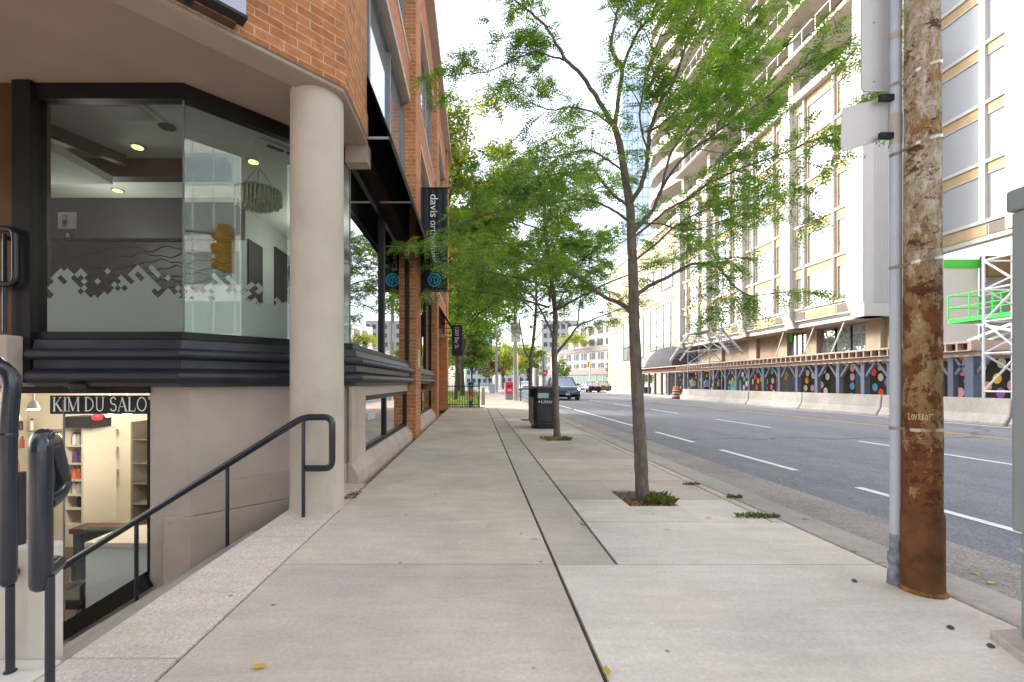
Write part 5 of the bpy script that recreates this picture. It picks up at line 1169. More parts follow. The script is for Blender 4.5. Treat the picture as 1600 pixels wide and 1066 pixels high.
def signal(x, y, z, lab, pole=None, arm=None, s=1.0, face=-1):
    t = thing('traffic_signal', lab, 'signal', (x,y,RZ))
    b = MB(); b.box(x-.17*s,x+.17*s,y-.11*s,y+.11*s,z-.5*s,z+.5*s); b.build('housing', YSIG, t, bevel=.02)
    for k, c in enumerate(((.25,.02,.02),(.25,.14,.01),(.02,.22,.10))):
        zz = z+(.32-.32*k)*s; b = MB(); b.tube([(x,y+face*.11*s,zz),(x,y+face*.125*s,zz)], .12*s, 14); b.build('lens', pbr('signal_lens', c, .3), t)
        b = MB(); b.tube([(x,y+face*.11*s,zz+.01),(x,y+face*.27*s,zz-.0)], .125*s, 14, caps=False); b.build('visor', YSIG, t)
    if pole:
        b = MB(); b.tube([(pole[0],pole[1],RZ),(pole[0],pole[1],pole[2])], .09, 10); b.build('pole', GALV, t, smooth=True)
        b = MB(); b.tube([(pole[0],pole[1],pole[2]-.15),(x,y+.16*s,z+.3*s)], [.06,.04], 8); b.build('arm', GALV, t, smooth=True)
    return t
signal(7.2,74,5.0,'yellow traffic signal far off between the thin street trees',(6.9,74.3,6)) 
signal(18.5,74,4.2,'yellow traffic signal in front of the pale apartment block windows',(18.9,74.4,5))
signal(25.4,82,5.0,'yellow traffic signal left of the orange tree at the intersection',(26.0,82.4,6.5))
signal(13.6,76,5.3,'small yellow signal near the trunk of the second street tree',(13.2,76.4,6))
signal(20.6,101,3.2,'small low yellow signal left of the dark parked cars',(20.2,101.4,4))
bs = thing('bus_shelter', 'glass bus shelter with a lit advert panel at the far intersection', 'shelter', (26,78,0))
for x, y in ((25.3,76.5),(27.6,76.5),(25.3,78.2),(27.6,78.2)): b = MB(); b.box(x-.05,x+.05,y-.05,y+.05,0,2.6); b.build('post', GALV, bs)
b = MB(); b.box(25.1,27.9,76.3,78.5,2.6,2.75); b.build('roof', FRM, bs); b = MB(); b.box(25.45,26.5,76.4,76.5,.3,2.4); b.build('advert_panel', pbr('advert_teal', (.10,.25,.28), .4, var=.5, scale=2), bs)
b = MB(); b.face([(25.3,78.2,.2),(27.6,78.2,.2),(27.6,78.2,2.5),(25.3,78.2,2.5)]); b.build('glass', GLS, bs, recalc=False)
st = thing('transit_sign', 'dark square transit sign on a post beside the near tree trunk in the distance', 'sign', (26.5,73.5,0)); b = MB(); b.tube([(26.4,73.5,0),(26.4,73.5,3.8)], .06, 8); b.build('post', GALV, st); b = MB(); b.box(25.7,26.9,73.4,73.46,3.1,4.2); b.build('panel', NAVY, st); b = MB(); b.lathe((26.3,73.36,3.65), [(0,-.3),(.3,0),(0,.3)], 12); b.build('disc', LETW, st)
pl_ = thing('potted_shrub', 'bright green shrub in a dark planter at the far end of the walkway', 'plant', (19.2,50.2,-.12)); b = MB(); b.lathe((19.2,50.2,-.1), [(.35,0),(.42,.8)], 12); b.build('planter', BLKM, pl_)

# ================================================================== SEEN ONLY AS REFLECTIONS: corner behind the viewer
OT = thing('office_tower', 'green glass office tower at the corner behind the viewer, mirrored in the shop glass', 'building', (30,-16,0))
b = MB(); b.box(24,46,-34,-6.5,-.1,40); b.build('wall', pbr('tower_spandrel', (.70,.76,.72), .6), OT)
b = MB()
for k in range(11): b.box(23.95,24.02,-33,-9.4,1.2+k*3.4,3.4+k*3.4); b.box(24.5,45,-6.52,-6.45,1.2+k*3.4,3.4+k*3.4)
b.build('window_band', mirrorglass('tower_band', (.38,.50,.46), .35), OT)
b = MB()
for i in range(17): b.box(23.9,23.96,-33+i*1.45,-32.9+i*1.45,0,40)
b.box(23.92,24.03,-9.3,-6.6,0,40,1); b.build('mullion', [pbr('tower_mullion', (.5,.55,.52), .5), BLUG], OT)
ts = signal(5.4,0.0,4.85,'yellow overhead traffic signal at the corner behind the viewer, mirrored in the shop glass',(3.1,-8,5.6), s=1.25, face=-1)
BS = thing('dark_reflection_block', 'unseen dark terrace behind the viewer, made tall to darken the office pane reflection', 'building', (-8,-18,0)); b = MB(); b.box(-30,1.5,-28,-16,-.1,24); b.build('wall', pbr('dull_terrace', (.07,.06,.055), .8), BS)  # unseen block, darkened and raised so the left pane reflects dark
for k in range(3):
    for i in range(0): b = MB(); b.box(-28+i*3.2,-26.2+i*3.2,-16.05,-15.9,1+k*3.4,3+k*3.4); b.build('window', pbr('terrace_window', (.12,.125,.125), .7), BS)
# ================================================================== TREES
def rdir(h=.6):
    a = R.uniform(0, 2*pi); z = R.uniform(-h, h); return V(cos(a), sin(a), z).normalized()
def frond(mb, p, d, L, npair, lw, droop=.5, ll=None):
    """a pinnate locust leaf: rachis with paired leaflets"""
    d = d.normalized(); side = d.cross(V(0,0,1))
    if side.length < .1: side = V(1,0,0)
    side.normalize(); ro = R.uniform(-.5,.5); up = side.cross(d); side = (side*cos(ro)+up*sin(ro)).normalized()
    ll = ll or L*.26; pts = []
    for i in range(npair+1):
        t = i/npair; pts.append(p+d*(L*t)+V(0,0,-droop*L*t*t))
    vs, fs = [], []
    w = .0016
    for i in range(1, npair+1):
        q = pts[i]; dd = (pts[i]-pts[i-1]).normalized(); k = 1-.35*abs(i/npair-.5)*2; l = ll*k
        for sg in (-1, 1):
            s = (side*sg+dd*.45+V(0,0,-.18)*R.uniform(.2,1.6)).normalized(); n = dd*lw*k
            b0 = len(vs); vs += [q, q+s*l*.5+n*.5, q+s*l, q+s*l*.5-n*.5]; fs.append((b0,b0+1,b0+2,b0+3))
    b0 = len(vs); vs += [p-side*w, p+side*w, pts[-1]]; fs.append((b0,b0+1,b0+2))
    mb.add(vs, fs)
def smooth_path(P, k=3):
    out = []
    for i in range(len(P)-1):
        p0, p1, p2, p3 = P[max(i-1,0)], P[i], P[i+1], P[min(i+2,len(P)-1)]
        for j in range(k):
            t = j/k; out.append(.5*((2*p1)+(p2-p0)*t+(2*p0-5*p1+4*p2-p3)*t*t+(3*p1-p0-3*p2+p3)*t**3))
    return out+[P[-1]]
def foliate(wood, lf, path, start, dens, blen, fl, npair, lw, centre):
    """side shoots with leaves along a limb"""
    tot = sum((path[i+1]-path[i]).length for i in range(len(path)-1)); acc = 0; nxt = tot*start; sgn = 1
    for i in range(len(path)-1):
        seg = path[i+1]-path[i]; l = seg.length
        while nxt <= acc+l:
            p = path[i]+seg*((nxt-acc)/l); d = seg.normalized(); tt = nxt/tot
            s = d.cross(V(0,0,1)); s = s.normalized() if s.length > .2 else rdir(.1)
            a = R.uniform(-.9,.9); up = s.cross(d); s = s*cos(a)+up*sin(a); sgn = -sgn
            dd = (d*R.uniform(.4,.9)+s*sgn*R.uniform(.6,1.1)+V(0,0,R.uniform(-.1,.35))).normalized()
            shoot(wood, lf, p, dd, blen*R.uniform(.5,1.15)*(1-.35*tt), fl, npair, lw)
            nxt += dens*R.uniform(.6,1.4)
        acc += l
    shoot(wood, lf, path[-1], (path[-1]-path[-2]).normalized(), blen*.6, fl, npair, lw)
def shoot(wood, lf, p, d, L, fl, npair, lw, sub=True):
    n = max(3, int(L/.13)); q = p; pts = [p]; dd = d.copy()
    for i in range(n):
        dd = (dd+rdir(.5)*.22+V(0,0,-.03)).normalized(); q = q+dd*(L/n); pts.append(q)
    wood.tube(pts, [.0022+.007*L, .0012], 4, caps=False)
    for i in range(1, len(pts)):
        t = i/n
        if sub and i >= 2 and R.random() < .42 and L > .3:
            s = (dd+rdir(.5)*1.2).normalized(); shoot(wood, lf, pts[i], s, L*R.uniform(.25,.45), fl, npair, lw, False)
        for _ in range(R.choice((1,3,4,4)) if t > .3 else R.choice((0,0,1))):
            dv = pts[i]-pts[i-1]; a = (dv.normalized()*.55+rdir(.35)+V(0,0,.05)).normalized()
            frond(lf, pts[i], a, fl*R.uniform(.65,1.15), npair, lw, R.uniform(.15,.75))
    for _ in range(3): frond(lf, pts[-1], (dd+rdir(.4)*.7).normalized(), fl*R.uniform(.8,1.1), npair, lw, R.uniform(.2,.7))

def T(pts, Y0): return [V((u-UC)*(Y0+dy)/F, Y0+dy, H+(VC-v)*(Y0+dy)/F) for u, v, dy in pts]
Y1 = 4.66
trunk1 = [(1005,786,0),(1003,760,0),(1000,690,0),(995,600,0),(991,510,0),(990,460,0),(988,400,0),(985,330,.0),(979,290,.03),(968,225,.06),(960,198,.08)]
limbs1 = [
 ([(960,198,.08),(940,165,.15),(923,139,.2),(908,115,.25),(885,94,.3),(870,70,.4),(855,45,.45),(830,20,.5),(803,0,.6),(770,-40,.8)],.025,.008,.45),
 ([(885,94,.3),(860,88,.45),(836,81,.5),(800,95,.6),(765,112,.7),(730,116,.8),(704,118,.85)],.011,.004,.25),
 ([(960,198,.08),(966,160,0),(971,109,-.1),(958,85,-.15),(956,64,-.2),(962,30,-.25),(968,0,-.3),(975,-60,-.3)],.024,.009,.5),
 ([(971,109,-.1),(985,75,-.2),(998,49,-.3),(1020,25,-.4),(1046,0,-.5),(1080,-30,-.6)],.016,.007,.3),
 ([(983,320,0),(998,298,-.08),(1008,270,-.15),(1011,250,-.2),(1015,206,-.3),(1030,165,-.4),(1045,140,-.5),(1058,116,-.6),(1075,60,-.7),(1090,10,-.8)],.026,.008,.3),
 ([(989,366,0),(1005,345,.1),(1020,328,.2),(1032,300,.3),(1040,265,.4),(1052,232,.5),(1085,190,.7),(1130,140,.9),(1170,90,1.1)],.022,.006,.4),
 ([(1028,305,.28),(1060,255,.2),(1095,225,.1),(1150,185,0),(1202,150,-.1),(1240,115,-.15),(1270,95,-.2),(1310,75,-.3),(1335,60,-.3)],.015,.005,.25),
 ([(989,372,0),(1040,330,-.2),(1075,310,-.3),(1110,285,-.4),(1160,262,-.5),(1210,245,-.5),(1260,225,-.6),(1295,213,-.6),(1318,200,-.6)],.013,.004,.25),
 ([(990,410,0),(1030,378,.1),(1060,350,.2),(1110,325,.3),(1160,312,.3),(1205,305,.3),(1225,318,.3)],.012,.004,.3),
 ([(990,462,0),(1023,443,-.1),(1048,431,-.2),(1081,413,-.3),(1120,416,-.4),(1144,443,-.5),(1168,461,-.6),(1195,460,-.6)],.021,.004,.3),
 ([(961,202,.08),(935,180,.2),(893,167,.3),(868,172,.4),(845,168,.45),(825,155,.5),(814,139,.6)],.011,.004,.35),
 ([(984,324,.0),(955,300,.1),(935,275,.2),(923,263,.3),(890,270,.5),(850,275,.7),(800,282,.9),(760,290,1.1)],.016,.005,.3),
 ([(986,350,0),(965,332,.2),(945,322,.3),(915,312,.5),(880,314,.7),(830,322,1.0),(780,330,1.3),(720,350,1.7),(668,368,1.9)],.016,.004,.3),
 ([(990,490,0),(965,472,.2),(940,462,.3),(915,440,.5),(890,428,.7),(860,415,.9),(820,405,1.2)],.026,.006,.35),
 ([(975,270,.03),(950,250,-.3),(920,235,-.5),(890,240,-.6),(850,250,-.7)],.011,.004,.3),
 ([(990,350,0),(1030,350,.5),(1080,360,.8),(1130,345,1.0),(1180,340,1.1)],.011,.004,.3),
 ([(1015,206,-.3),(1050,180,-.1),(1100,120,.1),(1150,70,.3),(1200,20,.4)],.012,.005,.3),
 ([(1012,240,-.2),(1000,180,-.5),(1010,120,-.7),(1030,60,-.9),(1050,20,-1)],.010,.004,.35),
]
def street_tree(name, lab, base, Y0, tr, limbs, r0, r1, dens, blen, fl, npair, lw, lm, auto=None):
    t = thing('street_tree', lab, 'tree', base, 'street trees along the kerb')
    wood, lf = MB(), MB(); tp = smooth_path(T(tr, Y0), 4); n = len(tp)
    rad = [lerp(r0, r1, i/(n-1))*(1.25 if i == 0 else 1.08 if i == 1 else 1)*(1+.05*sin(i*2.3)) for i in range(n)]
    tp[0] = V(tp[0].x, tp[0].y, -.06); wood.tube(tp, rad, 14)
    for pl, a, c, st in limbs:
        P = smooth_path(T(pl, Y0), 4)
        P = [p+rdir(.6)*(.007 if 0 < i < len(P)-1 else 0) for i, p in enumerate(P)]
        wood.tube(P, [a, c], 8); foliate(wood, lf, P, st, dens, blen, fl, npair, lw, None)
    if auto: auto(wood, lf)
    wood.build('trunk', BARK, t, smooth=True, recalc=False); lf.build('crown', lm, t, recalc=False); return t
street_tree('t1', 'nearest young street tree with feathery leaves growing from a square pit, right of the sidewalk', (1.71,Y1,0), Y1, trunk1, limbs1, .072, .030, .086, .56, .20, 7, .021, LEAF)
def auto_crown(top, reach, n, Y0, X0, zlo, zhi, r, dens, blen, fl, npair, lw, updir=.55, bias=(0,0)):
    def f(wood, lf):
        for i in range(n):
            t = (i+.5)/n; z = lerp(zlo, zhi, t); a = i*2.39996+R.uniform(-.4,.4); rr = reach*(1-.55*t**1.6)*R.uniform(.7,1.1)
            st = V(X0, Y0, z); P = [st]; d = V(cos(a)+bias[0], sin(a)+bias[1], updir+R.uniform(-.15,.3)).normalized(); k = 5
            for j in range(k): d = (d+rdir(.5)*.16+V(0,0,-.07)).normalized(); P.append(P[-1]+d*(rr/k))
            P = smooth_path(P, 2); wood.tube(P, [r*(1-.5*t), .006], 6); foliate(wood, lf, P, .22, dens, blen, fl, npair, lw, None)
    return f
trunk2 = [(871,690,0),(869,650,0),(868,600,0),(866,550,0),(868,500,.1),(864,455,.1),(858,410,.1),(852,360,.1),(850,290,.1)]
limbs2 = [([(867,556,0),(880,540,.1),(893,524,.2),(903,510,.3),(925,500,.5),(950,490,.8),(985,478,1)],.035,.008,.45),([(867,530,0),(855,505,-.1),(845,485,-.2),(830,460,-.3),(800,440,-.5),(770,425,-.7),(725,415,-1.0)],.026,.005,.3),
 ([(903,510,.3),(905,480,.2),(912,440,0),(925,400,-.2)],.018,.006,.3),([(866,490,.1),(885,450,-.3),(910,410,-.6),(940,380,-.9)],.02,.007,.3)]
street_tree('t2', 'second street tree in front of the litter bin', (1.70,9.6,0), 9.6, trunk2, limbs2, .075, .035, .20, .70, .27, 5, .043, LEAF2, auto_crown(0, 2.5, 20, 9.65, 1.58, 2.6, 5.5, .03, .215, .76, .27, 5, .043))
trunk3 = [(830,660,0),(829,620,0),(829,585,0),(830,562,0),(833,535,.1),(836,505,.2),(838,470,.2),(838,430,.2)]
limbs3 = [([(829,562,0),(820,548,-.1),(816,530,-.2),(812,505,-.2),(806,480,-.2)],.032,.012,.45),([(833,535,0),(843,522,.1),(853,508,.2),(866,495,.4)],.02,.008,.4),([(816,532,-.2),(800,520,-.4),(786,508,-.6)],.014,.006,.4)]
street_tree('t3', 'third street tree standing at the left end of the litter bin', (1.76,14.5,0), 14.5, trunk3, limbs3, .075, .035, .25, .8, .30, 4, .06, LEAF2, auto_crown(0, 2.6, 17, 14.5, 1.85, 3.3, 6.0, .03, .26, .85, .30, 4, .06))

def leaf_tree(lab, loc, h, rx, rz, zc, nl, leaf, bark, lm, seed, name='park_tree', group='trees in the park', flat=.7, tr=.02, lean=0, nlimb=16):
    R.seed(seed); t = thing(name, lab, 'tree', loc, group); X, Y, Z = loc; wood, lf = MB(), MB()
    P = [V(X+lean*i/6*.3+R.uniform(-.08,.08)*i*.4, Y+R.uniform(-.08,.08)*i*.4, Z-.1+h*.62*i/6) for i in range(7)]; wood.tube(smooth_path(P,2), [h*tr, h*tr*.35], 10)
    tips = []
    for i in range(nlimb):
        s = R.uniform(.30,1.0); k = min(5, int(s*6)); p0 = P[k]+(P[k+1]-P[k])*(s*6-k if s*6-k < 1 else 1)
        a = i*2.39996; e = R.uniform(-.25,1.25); tgt = V(X+lean+rx*cos(a)*cos(e)*R.uniform(.7,1), Y+rx*sin(a)*cos(e)*R.uniform(.7,1), Z+zc+rz*sin(e)*R.uniform(.75,1))
        Q = [p0.lerp(tgt, j/5)+rdir(.6)*(.12*rx*.5 if 0 < j < 5 else 0)+V(0,0,.10*rx*sin(pi*j/5)) for j in range(6)]; wood.tube(smooth_path(Q,2), [h*tr*.42, .02], 6)
        for j in range(2, 6):
            for _ in range(2):
                q = Q[j]+rdir(.6)*rx*R.uniform(.15,.34); wood.tube([Q[j], Q[j].lerp(q,.5)+V(0,0,.1), q], [.025,.008], 4, caps=False); tips.append(q)
    for _ in range(int(nlimb*1.2)):
        a = R.uniform(0,2*pi); e = R.uniform(-.7,1.4); tips.append(V(X+lean+rx*cos(a)*cos(e)*.92, Y+rx*sin(a)*cos(e)*.92, Z+zc+rz*sin(e)*.92))
    per = nl//len(tips)
    for q in tips:
        cr = rx*R.uniform(.13,.27)
        for _ in range(int(per*R.uniform(.6,1.4))):
            o = rdir(1)*cr*(R.random()**.5); o.z *= flat; c = q+o
            a = rdir(.8); b_ = a.cross(rdir(.8)); 
            if b_.length < .1: continue
            b_.normalize(); l = leaf*R.uniform(.6,1.3); w = l*.5
            lf.face([c-a*l*.5, c+b_*w*.5, c+a*l*.5, c-b_*w*.5])
    wood.build('trunk', bark, t, smooth=True, recalc=False); lf.build('crown', lm, t, recalc=False); return t
leaf_tree('tall park tree with a yellowing top just beyond the brick building', (-2.6,27,0), 19.5, 5.0, 7.0, 12.0, 46000, .23, BARK2, leafmat('yellowing_leaf', (.11,.19,.025), (.30,.36,.05), .45), 3, lean=.8)
leaf_tree('broad park tree whose dark trunk shows above the painted post', (-1.2,39,0), 16.5, 6.2, 5.2, 10.2, 30000, .26, BARK2, LEAFP, 4, tr=.012)
leaf_tree('mid green park tree overhanging the sidewalk behind the banner', (-1.4,30,0), 10.5, 4.3, 3.3, 6.3, 22000, .21, BARK2, leafmat('fresh_park_leaf', (.10,.22,.03), (.24,.40,.05), .5), 5, lean=.7, tr=.013)
leaf_tree('dark park tree far back over the lawn', (-9,52,0), 15, 6.5, 5, 8.5, 16000, .34, BARK2, LEAFP, 6)
leaf_tree('park tree over the far end of the sidewalk', (-2.2,58,0), 14, 5.5, 5, 8, 16000, .34, BARK2, LEAFP, 7)
leaf_tree('park tree deep in the park on the left', (-17,44,0), 14, 6, 5, 8, 12000, .34, BARK2, LEAFP, 8)
leaf_tree('low bushy park tree behind the lawn, left of the far trunk', (-5.5,50,0), 7.5, 4.2, 3.6, 4.0, 9000, .30, BARK2, LEAFP, 17)
leaf_tree('low spreading park tree at the far corner of the lawn', (-.6,62,0), 7.5, 3.6, 3.0, 4.2, 9000, .32, BARK2, leafmat('low_park_leaf', (.08,.18,.03), (.2,.33,.05), .45), 18)
leaf_tree('dark low park tree at the left back of the lawn', (-13,60,0), 9, 5.5, 4.2, 4.6, 8000, .36, BARK2, LEAFP, 19)
R.seed(21)
leaf_tree('bright yellow green tree beyond the mailbox', (5.5,92,0), 10, 4.5, 4.2, 5.2, 7000, .45, BARK2, LEAFY, 9, 'far_tree', 'trees at the far intersection')
leaf_tree('yellow green tree beyond the second street tree trunk', (11.5,100,0), 11, 4.5, 4.5, 5.5, 7000, .45, BARK2, leafmat('far_green_leaf', (.10,.20,.03), (.22,.30,.05), .4), 10, 'far_tree', 'trees at the far intersection')
leaf_tree('small green tree left of the pale apartment block entrance', (17.5,92,0), 6.2, 1.9, 2.2, 3.8, 3000, .3, BARK2, leafmat('young_green_leaf', (.10,.20,.03), (.2,.30,.05), .4), 12, 'far_tree', 'trees at the far intersection')
leaf_tree('slim green tree in front of the pale apartment block', (27,88,0), 6.8, 1.5, 2.8, 3.8, 3000, .3, BARK2, leafmat('slim_green_leaf', (.10,.19,.03), (.2,.28,.05), .4), 13, 'far_tree', 'trees at the far intersection')
leaf_tree('orange brown tree beside the near tree trunk in the distance', (31.5,90,0), 7.0, 2.4, 2.0, 5.4, 2600, .35, BARK2, leafmat('orange_leaf', (.40,.18,.03), (.55,.30,.06), .4), 14, 'far_tree', 'trees at the far intersection')
leaf_tree('plum coloured tree at the far end of the sidewalk', (1.9,66,0), 5.0, 2.0, 1.7, 3.2, 2600, .25, BARK2, LEAFR, 15, 'far_tree', 'trees at the far intersection')
leaf_tree('green shrub on the roof terrace of the pale apartment block', (24.5,112,9.6), 3.5, 4.2, 1.8, 1.8, 2500, .4, BARK2, LEAFY, 16, 'roof_shrub', None)
R.seed(33)
lf = MB()
for i in range(260):
    c = V(19.2,50.2,.8)+V(0,0,.8)+rdir(1)*R.random()**.5*.75; a = rdir(.8); b_ = a.cross(rdir(.8))
    if b_.length > .1: b_.normalize(); lf.face([c-a*.15, c+b_*.07, c+a*.15, c-b_*.07])
lf.build('foliage', LEAFY, pl_, recalc=False)

# weeds and fallen leaves
def weed(loc, lab, r, h, n, m, grp, cat='weed', name='weed_tuft'):
    mb = MB(); X, Y, Z = loc
    for i in range(int(n*.6)):
        a = R.uniform(0,2*pi); rr = r[0]*R.random()**.6; x = X+rr*cos(a); y = Y+rr*r[1]/r[0]*sin(a); hh = h*R.uniform(.3,.85); b_ = R.uniform(0,2*pi); w = R.uniform(.006,.014)
        o = V(cos(b_),sin(b_),0); tip = V(x,y,Z+hh)+o*hh*R.uniform(.2,1.1); sd = V(-o.y,o.x,0)*w; mid = V(x,y,Z+hh*.7)+o*hh*.25
        mb.face([V(x,y,Z)-sd*.5, V(x,y,Z)+sd*.5, mid+sd, tip, mid-sd])
    return tag(mb.build(name, m, recalc=False, origin=loc), lab, cat, grp)
wg = 'weeds growing from the pavement joints and tree pits'
weed((1.86,4.58,-.02), 'green weeds and grass beside the nearest tree trunk in its pit', (.17,.17), .10, 420, WEED, wg)
weed((1.62,4.52,-.03), 'dry straw and brown leaves at the left of the nearest tree pit', (.14,.2), .035, 260, STRAW, wg, 'dry grass')
weed((1.85,4.42,-.03), 'dry straw along the front edge of the nearest tree pit', (.15,.05), .04, 120, STRAW, wg, 'dry grass')
for u, v, r, h, n, l in ((1080,757,(.10,.05),.035,110,'flat green weed tuft right behind the nearest tree pit'),(1147,778,(.08,.05),.05,80,'small round weed tuft by the kerb joint'),(1183,808,(.20,.05),.05,230,'long green weed patch by the kerb, nearest of the kerb weeds'),(912,821,(.03,.1),.02,20,'tiny weeds in the joint at the strip edge'),(893,640,(.12,.1),.05,70,'weed patch beyond the second tree')):
    q = gp(u, v); weed((q.x,q.y,0), l, r, h, n, WEED, wg)
weed((1.55,9.55,-.02), 'dry yellow grass left of the second street tree', (.17,.3), .09, 260, STRAW, wg, 'dry grass'); weed((1.86,9.6,-.02), 'mixed green grass right of the second street tree', (.2,.3), .09, 260, WEED, wg)
weed((1.70,14.35,-.02), 'brown dry grass round the third street tree', (.3,.3), .06, 200, STRAW, wg, 'dry grass')
lv = [(1090,681+30,'a'),(948,1052,'yellow leaf in the wide joint at the bottom of the sidewalk'),(1246,773,'yellow leaf on the gutter left of the rusty pole'),(1548,914,'bright yellow leaf on the gutter right of the rusty pole'),(1524,899,'brown yellow leaf on the gutter right of the rusty pole'),(1219,752,'pale leaf on the asphalt by the gutter'),(1107,811,'pale curled leaf on the slab below the nearest tree'),(986,740,'small leaf on the pavement left of the nearest trunk'),(404,1045,'orange brown leaf on the sidewalk at lower left'),(1258,812,'pale leaf lying on the kerb')]
for i, (u, v, l) in enumerate(lv):
    if l == 'a': continue
    road = u in (1246,1548,1524,1219); q = gp(u, v, RZ if road else 0); z = (RZ+.012) if road else .008; a = R.uniform(0,6.28); mb = MB(); s = .028
    P = [(1.3,0,.25),(.5,.55,.5),(-.5,.5,.1),(-1.2,0,.5),(-.5,-.5,.15),(.5,-.55,.45)]; mb.face([(q.x+s*(x*cos(a)-y*sin(a)), q.y+s*(x*sin(a)+y*cos(a)), z+s*k*.5) for x, y, k in P])
    tag(mb.build('fallen_leaf', YLEAF, recalc=False), l, 'leaf', 'fallen leaves')
mb = MB()
for i in range(110): a = R.uniform(0,6.28); q = V(-1.30+R.uniform(-.07,.05), 4.72+R.uniform(-.13,.2), .006); s = R.uniform(.01,.03); mb.face([q+V(s*cos(a),s*sin(a),.006), q+V(-s*sin(a)*.3,s*cos(a)*.3,0), q-V(s*cos(a),s*sin(a),-.004), q+V(s*sin(a)*.3,-s*cos(a)*.3,.002)])
for i in range(170): a = R.uniform(0,6.28); q = V(-1.283+R.uniform(-.02,.02), R.uniform(4.9,9.7), .004); s = R.uniform(.006,.022); mb.face([q+V(s*cos(a),s*sin(a),.008), q+V(-s*sin(a)*.3,s*cos(a)*.3,0), q-V(s*cos(a),s*sin(a),-.004), q+V(s*sin(a)*.3,-s*cos(a)*.3,.002)])
tag(mb.build('leaf_litter', pbr('brown_litter', (.16,.08,.045), .9, var=.4, scale=60), recalc=False), 'brown leaf litter gathered along the foot of the wall and column', 'leaf litter', kind='stuff')
mb = MB(); q = gp(1485,982)
for u, v in ((1485,982),(1548,1011),(1335,909),(1582,962)): q = gp(u,v); mb.lathe(q, [(.014,0),(.015,.006),(.008,.012)], 8)
o = mb  # pebbles: a few dark stones on the slab
for u, v, l in ((1485,982,'dark pebble on the pale slab below the rusty pole'),(1548,1011,'dark pebble beside the cabinet footing'),(1335,909,'small dark pebble left of the conduit pipe')):
    q = gp(u,v); mb = MB(); mb.lathe((q.x,q.y,.001), [(.012,0),(.015,.006),(.007,.013)], 8); tag(mb.build('pebble', pbr('dark_stone', (.09,.085,.08), .9), smooth=True), l, 'pebble', 'pebbles on the pavement')

